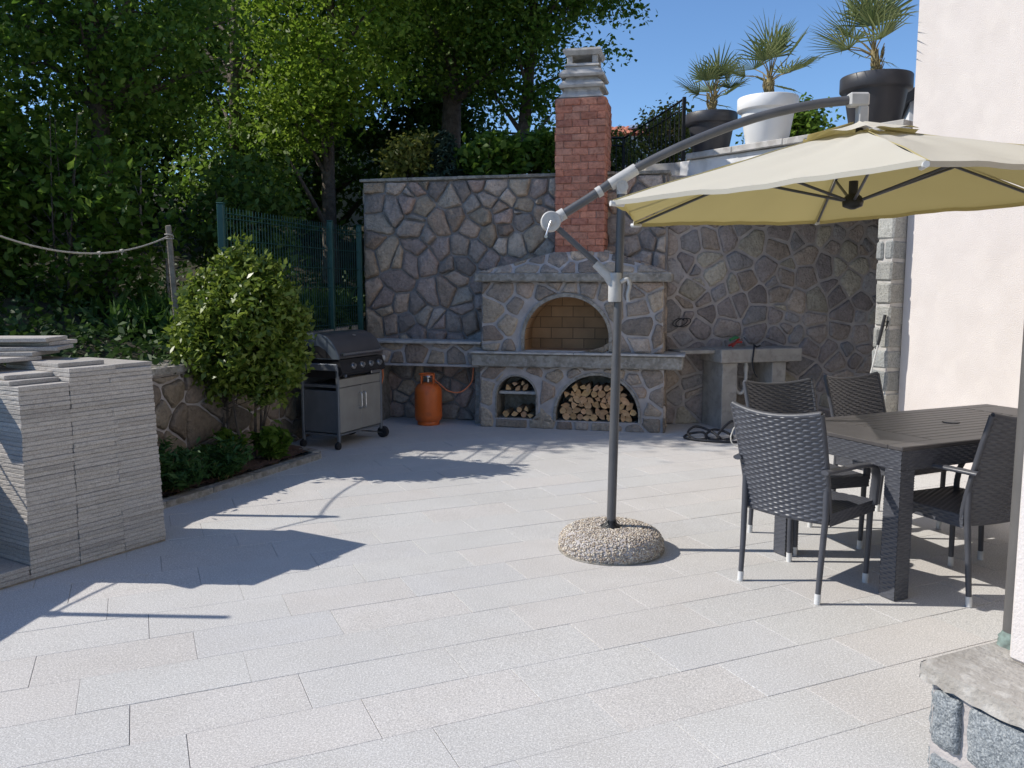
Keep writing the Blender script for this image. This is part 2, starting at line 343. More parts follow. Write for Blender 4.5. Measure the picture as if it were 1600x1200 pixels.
def stones(mb, region, size, fmap, rng, arches=(), gap=.022, depth=.03, mi=1, cols=STONECOLS, asp=1.15, rough=.020, relief=1.0, skip=None):
    xs = [p[0] for p in region]; zs = [p[1] for p in region]; x0, x1, z0, z1 = min(xs), max(xs), min(zs), max(zs)
    seeds = []; row = 0; z = z0 + size * .3
    while z < z1 + size * .5:
        x = x0 + (size * asp) * (.3 + .5 * (row % 2))
        while x < x1 + size * .5:
            seeds.append([x + rng.uniform(-.36, .36) * size * asp, z + rng.uniform(-.36, .36) * size]); x += size * asp
        z += size * .92; row += 1
    keep_ = []
    for q in seeds:
        u_ = rng.random()
        if u_ < .10: continue
        keep_.append(q)
        if u_ > .90: keep_.append([q[0] + rng.uniform(-.4, .4) * size, q[1] + rng.choice((-1, 1)) * size * rng.uniform(.3, .45)])
    seeds = keep_
    wts = [rng.uniform(-.16, .16) * size * size for _ in seeds]
    for i, s in enumerate(seeds):
        if any(a.inside(s[0], s[1], -.02) for a in arches) or (skip and skip(s[0], s[1])): continue
        poly = list(region)
        g = gap * rng.uniform(.7, 1.25) / 2
        # keep away from region borders by half a joint
        for j, q in enumerate(seeds):
            if j == i: continue
            dx, dz = q[0] - s[0], q[1] - s[1]; dd = math.hypot(dx, dz)
            if dd > size * 4: continue
            nx, nz = dx / dd, dz / dd
            poly = clip(poly, nx, nz, nx * s[0] + nz * s[1] + dd / 2 + (wts[i] - wts[j]) / (2 * dd) - g)
            if len(poly) < 3: break
        if len(poly) < 3: continue
        # subdivide and cut corners
        sub = []
        for k in range(len(poly)):
            p, q = poly[k], poly[(k + 1) % len(poly)]; L = math.hypot(q[0] - p[0], q[1] - p[1])
            if L < 1e-4: continue
            m_ = max(1, int(L / (size * .22)))
            for t in range(m_):
                u = t / m_; jj = rough * size * 3 if t else 0
                sub.append((p[0] + (q[0] - p[0]) * u + rng.uniform(-jj, jj) * .5, p[1] + (q[1] - p[1]) * u + rng.uniform(-jj, jj) * .5))
        if len(sub) < 4: continue
        ch = []
        for k in range(len(sub)):
            p, q = sub[k], sub[(k + 1) % len(sub)]; ch.append((.78 * p[0] + .22 * q[0], .78 * p[1] + .22 * q[1])); ch.append((.22 * p[0] + .78 * q[0], .22 * p[1] + .78 * q[1]))
        if arches:
            c2 = []
            for p in ch:
                for a in arches: p = a.push(p[0], p[1], .012)
                c2.append(p)
            ch = c2
        cx = sum(p[0] for p in ch) / len(ch); cz = sum(p[1] for p in ch) / len(ch)
        n_ = len(ch); d = depth * rng.uniform(.6, 1.35); tx, tz = rng.uniform(-.10, .10) * relief, rng.uniform(-.12, .12) * relief
        vs = []; F = []
        ext = max(math.hypot(p[0] - cx, p[1] - cz) for p in ch); PL = []
        for q_ in range(rng.choice((2, 3, 3, 4))):
            a_ = rng.uniform(0, 6.28); g_ = rng.uniform(.1, .75) * d / ext * relief; PL.append((math.cos(a_) * g_, math.sin(a_) * g_, d * rng.uniform(.95, 1.3)))
        def top(x, z): return max(.15 * d, min(c_[0] * (x - cx) + c_[1] * (z - cz) + c_[2] for c_ in PL) + d * .05 * math.sin(40 * x + 17 * z) * relief)
        RG = ((1, -.012), (.965, .42), (.90, .78), (.76, .96), (.55, 1.0), (.30, 1.0)); nr_ = len(RG)
        for (k, hh) in RG:
            for p in ch:
                x = cx + (p[0] - cx) * k; zz = cz + (p[1] - cz) * k
                vs.append(fmap(x, zz, max(hh * top(x, zz) * (1 + rng.uniform(-.06, .06)), .001) if hh > 0 else hh))
        vs.append(fmap(cx, cz, top(cx, cz)))
        for r_ in range(nr_ - 1):
            for k in range(n_): F.append([r_ * n_ + k, r_ * n_ + (k + 1) % n_, (r_ + 1) * n_ + (k + 1) % n_, (r_ + 1) * n_ + k])
        for k in range(n_): F.append([(nr_ - 1) * n_ + k, (nr_ - 1) * n_ + (k + 1) % n_, nr_ * n_])
        c = rng.choice(cols); v = rng.uniform(.78, 1.22)
        mb.add(vs, F, mi, True, (c[0] * v, c[1] * v, c[2] * v))
def plate(mb, x0, x1, z0, z1, y, arches, mi=0, step=.02):    # flat front with arched openings
    xs = sorted(set([x0, x1] + [x0 + i * step for i in range(1, int((x1 - x0) / step))] + [a.c + s * a.a for a in arches for s in (-1, 1)] + [a.c + a.a * math.cos(k * math.pi / 40) for a in arches for k in range(41)]))
    for i in range(len(xs) - 1):
        a_, b_ = xs[i], xs[i + 1]
        if b_ - a_ < 1e-5: continue
        mid = (a_ + b_) / 2; hit = [a for a in arches if abs(mid - a.c) < a.a and a.z0 < z1 and a.zs + a.b > z0]
        if not hit: mb.add([(a_, y, z0), (b_, y, z0), (b_, y, z1), (a_, y, z1)], [[0, 1, 2, 3]], mi); continue
        a = hit[0]
        if a.z0 > z0: mb.add([(a_, y, z0), (b_, y, z0), (b_, y, a.z0), (a_, y, a.z0)], [[0, 1, 2, 3]], mi)
        ta = a.top(min(max(a_, a.c - a.a), a.c + a.a)); tb = a.top(min(max(b_, a.c - a.a), a.c + a.a))
        mb.add([(a_, y, ta), (b_, y, tb), (b_, y, z1), (a_, y, z1)], [[0, 1, 2, 3]], mi)
def niche(mb, a, y0, y1, mi=0, n=36):                        # inner faces of an arched opening
    P = [(a.c - a.a, a.z0), (a.c - a.a, a.zs)] + [(a.c - a.a * math.cos(math.pi * k / n), a.zs + a.b * math.sin(math.pi * k / n)) for k in range(1, n)] + [(a.c + a.a, a.zs), (a.c + a.a, a.z0)]
    for i in range(len(P)):
        p, q = P[i], P[(i + 1) % len(P)]; mb.add([(p[0], y0, p[1]), (q[0], y0, q[1]), (q[0], y1, q[1]), (p[0], y1, p[1])], [[0, 1, 2, 3]], mi)
    mb.add([(p[0], y1, p[1]) for p in P], [list(range(len(P)))], mi)
def archring(mb, a, wd, y0, y1, mi=0, n=40, legs=True):
    P = []
    for (aa, bb) in ((a.a, a.b), (a.a + wd, a.b + wd)):
        L = ([(a.c - aa, a.z0)] if legs else []) + [(a.c - aa * math.cos(math.pi * k / n), a.zs + bb * math.sin(math.pi * k / n)) for k in range(n + 1)] + ([(a.c + aa, a.z0)] if legs else []); P.append(L)
    for i in range(len(P[0]) - 1):
        p, q, r, s_ = P[0][i], P[0][i + 1], P[1][i + 1], P[1][i]
        mb.add([(x, y0, z) for x, z in (p, q, r, s_)] + [(x, y1, z) for x, z in (p, q, r, s_)], [[0, 1, 2, 3], [0, 1, 5, 4], [3, 2, 6, 7]], mi)

# ---------------------------------------------------------------- woven resin surface
def weave(mb, org, U, V, nu, nv, amp, mi=0, bend=None, su=5, sv=3):
    """basket weave over org + u*U + v*V; nu columns, nv strands; bulges along U x V"""
    org, U, V = Vector(org), Vector(U), Vector(V); N = U.cross(V).normalized()
    NU, NV = nu * su, nv * sv
    def fn(u, v):
        a = u * nu; r = v * nv; row = min(int(r), nv - 1); fr = r - row
        over = math.tanh(2.4 * math.cos(math.pi * (a + row))); prof = math.sin(math.pi * min(max(fr, 0), 1)) ** .6
        h = amp * (prof * (.55 + .45 * over))
        p = org + U * u + V * v + N * h
        if bend: p = p + bend(u, v)
        return p
    mb.grid(fn, NU, NV, mi)

# ---------------------------------------------------------------- leaves
def leafmesh(name, P, size, mat, parent, rng, up=.35, asp=1.8, droop=0.0, outc=None):
    n = len(P); P = np.asarray(P, float)
    nr = rng.normal(size=(n, 3)); nr[:, 2] = np.abs(nr[:, 2]) + up * 2
    if outc is not None: d = P - np.asarray(outc); d /= np.linalg.norm(d, axis=1, keepdims=True) + 1e-6; nr += d * .8
    nr /= np.linalg.norm(nr, axis=1, keepdims=True)
    a = rng.normal(size=(n, 3)); a[:, 2] -= droop
    a -= nr * (a * nr).sum(1, keepdims=True); a /= np.linalg.norm(a, axis=1, keepdims=True) + 1e-9
    b = np.cross(nr, a); s = size * rng.uniform(.65, 1.3, (n, 1))
    L = a * s * .5 * asp ** .5; W = b * s * .5 / asp ** .5; K = nr * s * .12
    V = np.stack([P - L, P - L * .1 + W * 1.0 + K, P + L, P - L * .1 - W * 1.0 + K], 1).reshape(-1, 3)
    me = bpy.data.meshes.new(name); me.vertices.add(4 * n); me.vertices.foreach_set('co', V.astype(np.float32).ravel())
    me.loops.add(4 * n); me.loops.foreach_set('vertex_index', np.arange(4 * n, dtype=np.int32))
    me.polygons.add(n); me.polygons.foreach_set('loop_start', np.arange(0, 4 * n, 4, dtype=np.int32)); me.polygons.foreach_set('loop_total', np.full(n, 4, dtype=np.int32))
    me.materials.append(mat); me.update(calc_edges=True); me.validate()
    o = bpy.data.objects.new(name, me); C.objects.link(o)
    if parent: o.parent = parent
    return o
def crownpts(ells, nclump, per, spread, rng, flat=.6, shell=.55):
    vol = np.array([e[3] * e[4] * e[5] for e in ells]) ** .8; vol /= vol.sum(); cen = []
    for _ in range(nclump):
        e = ells[rng.choice(len(ells), p=vol)]; d = rng.normal(size=3); d /= np.linalg.norm(d); r = (shell + (1 - shell) * rng.random()) if rng.random() < .72 else rng.random() ** .5
        cen.append(np.array(e[:3]) + d * r * np.array(e[3:6]))
    cen = np.array(cen); pts = []
    for c in cen:
        k = int(per * rng.uniform(.5, 1.5)); q = rng.normal(size=(k, 3)) * spread * rng.uniform(.7, 1.3); q[:, 2] *= flat; pts.append(c + q)
    return cen, np.concatenate(pts)
def tree(name, label, cat, loc, ells, nclump, per, spread, leaf, mat, seed, tr=.12, top=None, nbr=26, group=None, flat=.6, shell=.55, droop=.3, stems=1, lean=(0, 0), asp=1.8, bark='bark', barkmat=None):
    rng = np.random.default_rng(seed); rt = thing(name, label, cat, loc, 0, group)
    cen, pts = crownpts(ells, nclump, per, spread, rng, flat, shell)
    zt = top or max(e[2] + e[5] * .55 for e in ells); mb = MB(); tips = []
    for st in range(stems):
        ox, oy = (0, 0) if stems == 1 else (rng.uniform(-.12, .12), rng.uniform(-.12, .12))
        lx, ly = (lean if stems == 1 else (rng.uniform(-.3, .3), rng.uniform(-.3, .3)))
        P = [(ox + lx * t + .08 * math.sin(5 * t + st + seed) * zt * .12, oy + ly * t + .08 * math.cos(4 * t + seed) * zt * .1, zt * t - .05) for t in np.linspace(0, 1, 9)]
        mb.tube(P, [tr * (1.25 if i == 0 else 1) * (1 - .85 * i / 8) for i in range(9)], 8); tips.append(P)
    for k in rng.choice(len(cen), min(nbr, len(cen)), replace=False):
        c = cen[k]; P = tips[int(rng.integers(len(tips)))]
        tz = min(max((c[2] - .25 * np.hypot(c[0], c[1]) - .1) / zt, .12), .92); i = int(tz * 8); s = Vector(P[i]); e = Vector(c)
        md = (s + e) / 2 + Vector(rng.normal(size=3) * .08) + Vector((0, 0, .12)); r0 = tr * (1 - .85 * i / 8) * .5
        mb.tube([s, (s * .6 + md * .4), md, (md + e) / 2, e], [r0, r0 * .75, r0 * .5, r0 * .3, r0 * .12], 5, cap=False)
    mb.build('trunk', barkmat or M[bark], rt)
    leafmesh('crown', pts, leaf, M[mat], rt, rng, asp=asp, droop=droop, up=.12)
    return rt
# ================================================================= THE SETTING
HA = R(24.1)                                               # the house and the paving share this direction
EX, EY = Vector((math.cos(HA), math.sin(HA), 0)), Vector((-math.sin(HA), math.cos(HA), 0))
mb = MB(); mb.add([(-900, -900, -.10), (900, -900, -.10), (900, 900, -.10), (-900, 900, -.10)], [[0, 1, 2, 3]])
tag(mb.build('ground', M['ground']), kind='structure')
# patio: granite pavers 60 x 30 on a bed, thin sanded joints
rg = random.Random(3); mb = MB(); mb2 = MB()
BED = [(-2.05, 7.33), (-2.77, 5.62), (-3.07, 4.9), (-3.6, 4.9), (-2.55, 7.83)]
def inbed(x, y):
    s = False
    for i in range(len(BED)):
        (x1, y1), (x2, y2) = BED[i], BED[i - 1]
        if (y1 > y) != (y2 > y) and x < (x2 - x1) * (y - y1) / (y2 - y1) + x1: s = not s
    return s
for i in range(-14, 36):
    n0 = .207 + .2988 * i
    off = .514 - .175 * (i - 9)
    for k in range(-16, 20):
        d0 = off % .6 + .6 * k; c = EX * (d0 + .3) + EY * (n0 + .15)
        if not (-6 < c.x < 6.8 and -1.2 < c.y < 10.3) or inbed(c.x, c.y): continue
        g1, g2 = rg.choice((.0005, .0007, .0010, .0017)), rg.choice((.0004, .0006, .0010, .0018)); zt = rg.uniform(-.0012, .0006)
        tone = rg.uniform(.982, 1.018); hue = rg.choice(((1, 1, 1), (1, 1, 1), (1.012, .995, .985), (.99, .997, 1.012), (1.014, .995, .985), (.995, 1.0, 1.0)))
        q = []
        for z, ins in ((-.012, 0), (zt - .0012, 0), (zt, .0012)):
            for (a, b) in ((g2 + ins, g1 + ins), (.6 - g2 - ins, g1 + ins), (.6 - g2 - ins, .2988 - g1 - ins), (g2 + ins, .2988 - g1 - ins)):
                p = EX * (d0 + a) + EY * (n0 + b); q.append((p.x, p.y, z))
        F = [[8, 9, 10, 11]] + [[r * 4 + e, r * 4 + (e + 1) % 4, r * 4 + 4 + (e + 1) % 4, r * 4 + 4 + e] for r in (0, 1) for e in range(4)]
        mb.add(q, F, 0, False, (tone * hue[0], tone * hue[1], tone * hue[2]))
mb.add([(-7, -2, -.0045), (8, -2, -.0045), (8, 11, -.0045), (-7, 11, -.0045)], [[0, 1, 2, 3]], 1)
tag(mb.build('patio', [M['granite'], M['joint']]), kind='structure')
# planting bed
rs = random.Random(5); mb = MB()
def bedz(x, y): return .018 + .02 * math.sin(x * 9 + y * 5) * math.sin(y * 7) + .012
A, B_, D_, E_ = (-1.80, 7.40), (-2.78, 4.9), (-3.2, 4.9), (-2.22, 7.80)
def bedf(u, v):
    x = (A[0] * (1 - u) + B_[0] * u) * (1 - v) + (E_[0] * (1 - u) + D_[0] * u) * v; y = (A[1] * (1 - u) + B_[1] * u) * (1 - v) + (E_[1] * (1 - u) + D_[1] * u) * v
    return (x, y, .025 + rs.uniform(0, .03) + .03 * v)
mb.grid(bedf, 60, 14)
tag(mb.build('bed_soil', M['soil']), kind='structure')
# kerb blocks along the bed
KP = [(-2.75, 4.80), (-2.42, 5.57), (-1.71, 7.31)]; rk = random.Random(8)
def kerbs(p, q, L=.5):
    p, q = Vector((*p, 0)), Vector((*q, 0)); n = max(1, round((q - p).length / L)); ang = math.atan2(q.y - p.y, q.x - p.x)
    for i in range(n):
        c = p + (q - p) * ((i + .5) / n); l = (q - p).length / n
        t = thing('kerb_stone', 'flat grey concrete kerb stone edging the planting bed', 'kerb stone', c, ang + rk.uniform(-.01, .01), 'kerb stones round the bed')
        m_ = MB(); m_.box((-l / 2 + .003, -.045, -.02), (l / 2 - .003, .045, .045 + rk.uniform(-.004, .004)), 0, .006); o = m_.mesh('kerb_stone', M['oldconcrete'])
        t2 = bpy.data.objects.new('kerb_stone', o); C.objects.link(t2); t2.location = t.location; t2.rotation_euler = t.rotation_euler
        tag(t2, t['label'], t['category'], t['group']); bpy.data.objects.remove(t)
kerbs((-2.75, 4.80), (-2.40, 5.62)); kerbs((-2.40, 5.62), (-1.72, 7.30)); kerbs((-1.74, 7.37), (-2.17, 7.76))
# garden slope behind the retaining wall
WL = [(-3.3, 2.2, .80), (-3.1, 5.3, .82), (-2.61, 6.61, .84), (-2.2, 7.83, .98), (-1.95, 9.0, 1.0), (-1.78, 9.75, 1.02)]
SP = WL + [(-1.80, 12, 1.5), (-1.85, 16, 2.4), (-1.9, 24, 3.6)]
rng0 = np.random.default_rng(4)
def slope(px, py, pz, d, dx, dy):
    x, y = px + dx * d, py + dy * d
    return (x, y, pz - .03 + .13 * d / (1 + .02 * d) + .10 * math.sin(x * 1.3 + y) * min(1, d) + .06 * math.sin(3.1 * x - 2 * y) * min(1, d))
def spt(u):
    t = u * (len(SP) - 1); i = min(int(t), len(SP) - 2); f = t - i; return [SP[i][k] * (1 - f) + SP[i + 1][k] * f for k in range(3)]
def slopef(u, v):
    x, y, z = spt(u); return slope(x - .05, y, z, 30 * v ** 2, -1, 0.0)
mb = MB(); mb.grid(slopef, 80, 60); tag(mb.build('garden_slope', M['slope']), kind='structure')
mb = MB()
mb.grid(lambda u, v: (-70 + 140 * u, 15.5 + 90 * v, 2.3 + 5 * v + .5 * math.sin(u * 9) * v), 30, 20)
tag(mb.build('hillside', M['slope']), kind='structure')
mb = MB(); mb.prism([(-1.74, 9.98), (1.55, 9.22), (1.7, 9.5), (1.3, 16.5), (-1.74, 16.5)], -.05, 2.60)
tag(mb.build('terrace_ground', M['slope']), kind='structure')

# ---------------------------------------------------------------- rubble boundary wall, left half and right half
PSI = R(-13)
rw = random.Random(11)
wall = thing('stone_wall', 'tall grey rubble stone wall behind the oven and the gas bottle', 'stone wall', (-1.69, 9.73, 0), PSI)
mb = MB(); H_ = 2.68
mb.box((0, 0, -.05), (3.42, .40, H_), 0)
stones(mb, [(.01, .0), (3.40, .0), (3.40, H_ - .01), (.01, H_ - .01)], .185, lambda x, z, h: (x, -h, z), rw, gap=.015, depth=.052, relief=1.5, asp=1.25, skip=lambda x, z: 1.62 < x < 3.28 and z < 1.45)
stones(mb, [(.02, .0), (.38, .0), (.38, H_ - .01), (.02, H_ - .01)], .2, lambda x, z, h: (-h, x, z), rw, gap=.03, depth=.02)
mb.build('rubble_face', [M['darkmortar'], M['stone']], wall)
mb = MB()
for i in range(6): mb.box((-.03 + i * .578, -.045, H_ + .002), (-.03 + (i + 1) * .578 - .004, .42, H_ + .036), 0, .006, jit=.003)
mb.build('coping', M['oldconcrete'], wall)
wall2 = thing('stone_wall', 'shaded rubble stone wall behind the sink and the far chairs', 'stone wall', (1.66, 9.14, 0), R(12))
mb = MB(); mb.box((0, 0, -.05), (3.4, .35, 2.69), 0)
WARM = [(0.347, 0.308, 0.285), (0.386, 0.335, 0.292), (0.302, 0.275, 0.272), (0.328, 0.322, 0.331), (0.399, 0.375, 0.318), (0.290, 0.263, 0.258)]
stones(mb, [(.01, 0), (3.39, 0), (3.39, 2.68), (.01, 2.68)], .205, lambda x, z, h: (x, -h, z), rw, gap=.028, depth=.028, cols=WARM)
mb.build('rubble_face', [M['mortar'], M['stone']], wall2)

# ---------------------------------------------------------------- retaining wall with its coping
rt = thing('retaining_wall', 'low brown rubble retaining wall behind the round bush', 'retaining wall', (-2.2, 7.83, 0))
TAN = [(.24, .20, .15), (.20, .165, .13), (.26, .225, .18), (.17, .15, .125), (.22, .185, .155)]
mb = MB(); mc = MB(); o_ = Vector((-2.2, 7.83, 0))
for i in range(len(WL) - 1):
    p, q = Vector((WL[i][0], WL[i][1], 0)) - o_, Vector((WL[i + 1][0], WL[i + 1][1], 0)) - o_; z0, z1 = WL[i][2], WL[i + 1][2]
    L = (q - p).length; t = (q - p) / L; nn = Vector((t.y, -t.x, 0)); bk = -nn * .3
    vs = [p, q, q + bk, p + bk] + [p + Vector((0, 0, z0)), q + Vector((0, 0, z1)), q + bk + Vector((0, 0, z1)), p + bk + Vector((0, 0, z0))]
    mb.add(vs, [[0, 1, 5, 4], [1, 2, 6, 5], [2, 3, 7, 6], [3, 0, 4, 7], [4, 5, 6, 7]], 0)
    stones(mb, [(.01, 0), (L - .01, 0), (L - .01, z1 - .02), (.01, z0 - .02)], .23, lambda x, z, h: tuple(p + t * x + nn * h + Vector((0, 0, z))), rw, gap=.018, depth=.032, cols=TAN)
    a = [p + nn * .04 + Vector((0, 0, z0 + .003)), q + nn * .04 + Vector((0, 0, z1 + .003)), q + bk + Vector((0, 0, z1 + .003)), p + bk + Vector((0, 0, z0 + .003))]
    b4 = [v + Vector((0, 0, .05)) for v in a]; mc.add(a + b4, [[3, 2, 1, 0], [4, 5, 6, 7], [0, 1, 5, 4], [1, 2, 6, 5], [2, 3, 7, 6], [3, 0, 4, 7]], 0)
mb.build('rubble_face', [M['mortar'], M['stone']], rt); mc.build('coping', M['oldconcrete'], rt)

# ---------------------------------------------------------------- outdoor oven with chimney
ov = thing('stone_oven', 'built-in rubble stone oven with an arched firebox and red brick chimney', 'outdoor oven', (-.34, 9.0, 0), PSI)
ro = random.Random(21); DQ = .385
a1 = Arch(.395, .215, .10, .34, .215); a2 = Arch(1.262, .434, .095, .16, .425); a3 = Arch(.934, .447, .84, .97, .43)
OVC = [(0.346, 0.295, 0.243), (0.305, 0.256, 0.216), (0.376, 0.320, 0.256), (0.275, 0.243, 0.216), (0.335, 0.271, 0.226), (0.356, 0.310, 0.271)]
mb = MB()
plate(mb, 0, 1.95, -.03, .66, 0, [a1, a2]); mb.add([(0, 0, -.03), (0, DQ, -.03), (0, DQ, .66), (0, 0, .66)], [[0, 1, 2, 3]]); mb.add([(1.95, 0, -.03), (1.95, .9, -.03), (1.95, .9, .66), (1.95, 0, .66)], [[0, 1, 2, 3]])
stones(mb, [(.0, 0), (1.95, 0), (1.95, .655), (.0, .655)], .185, lambda x, z, h: (x, -h, z), ro, arches=[Arch(a.c, a.a + .03, -.2, a.zs, a.b + .03) if False else Arch(a.c, a.a + .035, a.z0, a.zs, a.b + .035) for a in (a1, a2)], gap=.028, depth=.022, cols=OVC)
stones(mb, [(.0, 0), (.38, 0), (.38, .655), (.0, .655)], .18, lambda x, z, h: (-h, x, z), ro, gap=.028, depth=.02, cols=OVC)
stones(mb, [(.0, 0), (.38, 0), (.38, .655), (.0, .655)], .18, lambda x, z, h: (1.95 + h, x, z), ro, gap=.028, depth=.02, cols=OVC)
archring(mb, a1, .018, -.008, .03, 2); archring(mb, a2, .030, -.014, .03, 2)
mb.build('lower_body', [M['mortar'], M['stone'], M['oldconcrete']], ov)
mb = MB(); niche(mb, a1, 0, DQ - .01, 0); niche(mb, a2, 0, DQ - .01, 0); mb.build('wood_niches', M['oldconcrete'], ov)
mb = MB(); mb.box((-.085, -.07, .662), (2.14, .39, .797), 0, .012, jit=.004); mb.build('lintel', M['oldconcrete'], ov)
mb = MB(); mb.box((-.10, -.10, .80), (1.02, .39, .822), 0, .004); mb.box((1.024, -.095, .80), (2.16, .39, .821), 0, .004, jit=.002); mb.build('shelf', M['cast'], ov)
mb = MB(); plate(mb, .02, 1.93, .822, 1.556, .005, [a3])
for sx in (.02, 1.93): mb.add([(sx, .005, .822), (sx, .9, .822), (sx, .9, 1.556), (sx, .005, 1.556)], [[0, 1, 2, 3]])
stones(mb, [(.02, .826), (1.93, .826), (1.93, 1.552), (.02, 1.552)], .205, lambda x, z, h: (x, .005 - h, z), ro, arches=[Arch(a3.c, a3.a + .035, a3.z0, a3.zs, a3.b + .035)], gap=.026, depth=.026, cols=OVC)
stones(mb, [(.01, .826), (.38, .826), (.38, 1.552), (.01, 1.552)], .2, lambda x, z, h: (.02 - h, x, z), ro, gap=.028, depth=.02, cols=OVC)
stones(mb, [(.01, .826), (.38, .826), (.38, 1.552), (.01, 1.552)], .2, lambda x, z, h: (1.93 + h, x, z), ro, gap=.028, depth=.02, cols=OVC)
mb.build('upper_body', [M['mortar'], M['stone']], ov)
mb = MB(); archring(mb, a3, .035, -.022, .04, 0); mb.build('arch_trim', M['oldconcrete'], ov)
mb = MB(); niche(mb, a3, .006, DQ - .01, 0); mb.build('firebox', M['firebrick'], ov)
mb = MB(); mb.box((-.05, -.075, 1.558), (2.01, .39, 1.646), 0, .012, jit=.005); mb.build('eave_slab', M['oldconcrete'], ov)
mb = MB()                                                    # stone-clad hood, a low pyramid up to the chimney
cx0, cx1, cy0, cy1 = .785, 1.30, .13, .62; bx0, bx1, by0, by1 = -.02, 1.98, -.04, .62; zb, zt_ = 1.648, 1.87
mb.add([(bx0, by0, zb), (bx1, by0, zb), (bx1, by1, zb), (bx0, by1, zb), (cx0, cy0, zt_), (cx1, cy0, zt_), (cx1, cy1, zt_), (cx0, cy1, zt_)], [[0, 1, 5, 4], [1, 2, 6, 5], [3, 0, 4, 7]], 0)
def face(O, X, Y, poly, size):
    O, X, Y = Vector(O), Vector(X).normalized(), Vector(Y); Y = (Y - X * Y.dot(X)).normalized(); N = X.cross(Y)
    pp = [((Vector(p) - O).dot(X), (Vector(p) - O).dot(Y)) for p in poly]
    stones(mb, pp, size, lambda x, z, h: tuple(O + X * x + Y * z + N * h), ro, gap=.03, depth=.012, cols=OVC, relief=.6)
face((bx0, by0, zb), (1, 0, 0), (0, .17, .22), [(bx0, by0, zb), (bx1, by0, zb), (cx1, cy0, zt_), (cx0, cy0, zt_)], .2)
face((bx0, by1, zb), (0, -1, 0), (.85, 0, .22), [(bx0, .4, zb), (bx0, by0, zb), (cx0, cy0, zt_), (cx0, .4, zt_)], .2)
face((bx1, by0, zb), (0, 1, 0), (-.64, 0, .22), [(bx1, by0, zb), (bx1, .4, zb), (cx1, .4, zt_), (cx1, cy0, zt_)], .2)
mb.build('hood', [M['mortar'], M['stone']], ov)
mb = MB(); zc = 1.86; mb.box((cx0 + .006, cy0 + .006, 1.80), (cx1 - .006, cy1 - .006, 3.44), 0)
rb = random.Random(31); row = 0
while zc < 3.40:
    hh = .0705
    for (ax, L, fixed, sgn) in (('x', cx1 - cx0, cy0, -1), ('x', cx1 - cx0, cy1, 1), ('y', cy1 - cy0, cx0, -1), ('y', cy1 - cy0, cx1, 1)):
        s0 = cx0 if ax == 'x' else cy0; bl = .172; x = s0 - (bl * .5 if (row + (ax == 'y')) % 2 else 0)
        while x < s0 + L - .01:
            a_, b_ = max(x + .0022, s0 - .001), min(x + bl - .0022, s0 + L + .001)
            if b_ - a_ > .03:
                pr_ = rb.uniform(-.003, .007); v = rb.uniform(.82, 1.15); cc = rb.choice(((.40, .205, .155), (.375, .195, .15), (.43, .235, .18), (.35, .185, .15), (.42, .25, .20)))
                tn = (cc[0] * v * 1.14, cc[1] * v * .98, cc[2] * v * .90)
                if ax == 'x': mb.box((a_, min(fixed, fixed + sgn * pr_) - .012, zc + .0015), (b_, max(fixed, fixed + sgn * pr_) + .012 if sgn < 0 else fixed + pr_ + .002, zc + hh), 1, .006, tint=tn, jit=.003) if sgn > 0 else mb.box((a_, fixed - pr_ - .004, zc + .0015), (b_, fixed + .02, zc + hh), 1, .006, tint=tn, jit=.003)
                else: mb.box((fixed - pr_ - .004, a_, zc + .0015), (fixed + .02, b_, zc + hh), 1, .006, tint=tn, jit=.003) if sgn < 0 else mb.box((fixed - .02, a_, zc + .0015), (fixed + pr_ + .004, b_, zc + hh), 1, .006, tint=tn, jit=.003)
            x += bl
    zc += hh + .001; row += 1
mb.build('chimney', [M['brickmortar'], M['brick']], ov)
mb = MB(); ccx, ccy = (cx0 + cx1) / 2, (cy0 + cy1) / 2
def frust(z0, r0, z1, r1):
    vs = [(ccx + sx * r0, ccy + sy * r0, z0) for sx, sy in ((-1, -1), (1, -1), (1, 1), (-1, 1))] + [(ccx + sx * r1, ccy + sy * r1, z1) for sx, sy in ((-1, -1), (1, -1), (1, 1), (-1, 1))]
    mb.add(vs, [[3, 2, 1, 0], [4, 5, 6, 7]] + [[i, (i + 1) % 4, 4 + (i + 1) % 4, 4 + i] for i in range(4)], 0)
frust(3.447, .235, 3.515, .185); frust(3.515, .185, 3.550, .185)
for zz in (3.550, 3.660): frust(zz, .225, zz + .022, .235); frust(zz + .022, .235, zz + .075, .19); frust(zz + .075, .175, zz + .11, .165)
frust(3.770, .185, 3.800, .165)
for sx in (-1, 1):
    for sy in (-1, 1): mb.box((ccx + sx * .13 - .028, ccy + sy * .13 - .028, 3.798), (ccx + sx * .13 + .028, ccy + sy * .13 + .028, 3.880), 0, .006)
frust(3.878, .175, 3.920, .20); frust(3.920, .20, 3.945, .19)
mb.build('chimney_cap', M['cast'], ov)
# bench beside the oven
be = thing('stone_bench', 'stone fronted shelf along the wall, between barbecue and oven', 'stone shelf', (-1.6, 9.35, 0), PSI)
mb = MB(); mb.box((.0, .03, .66), (1.30, .38, .885), 0); stones(mb, [(.0, .665), (1.30, .665), (1.30, .88), (.0, .88)], .2, lambda x, z, h: (x, .03 - h, z), ro, gap=.026, depth=.02, cols=OVC)
mb.box((-.0, .0, .635), (1.3, .38, .66), 0, .004); mb.build('front', [M['mortar'], M['stone']], be)
mb = MB(); mb.box((-.03, -.045, .888), (1.30, .38, .918), 0, .005, jit=.002); mb.build('top_slab', M['cast'], be)
mb = MB(); mb.box((.02, .02, -.01), (.12, .38, .635), 0, .006); mb.box((1.2, .1, -.01), (1.28, .38, .635), 0, .006); mb.build('support', M['oldconcrete'], be)

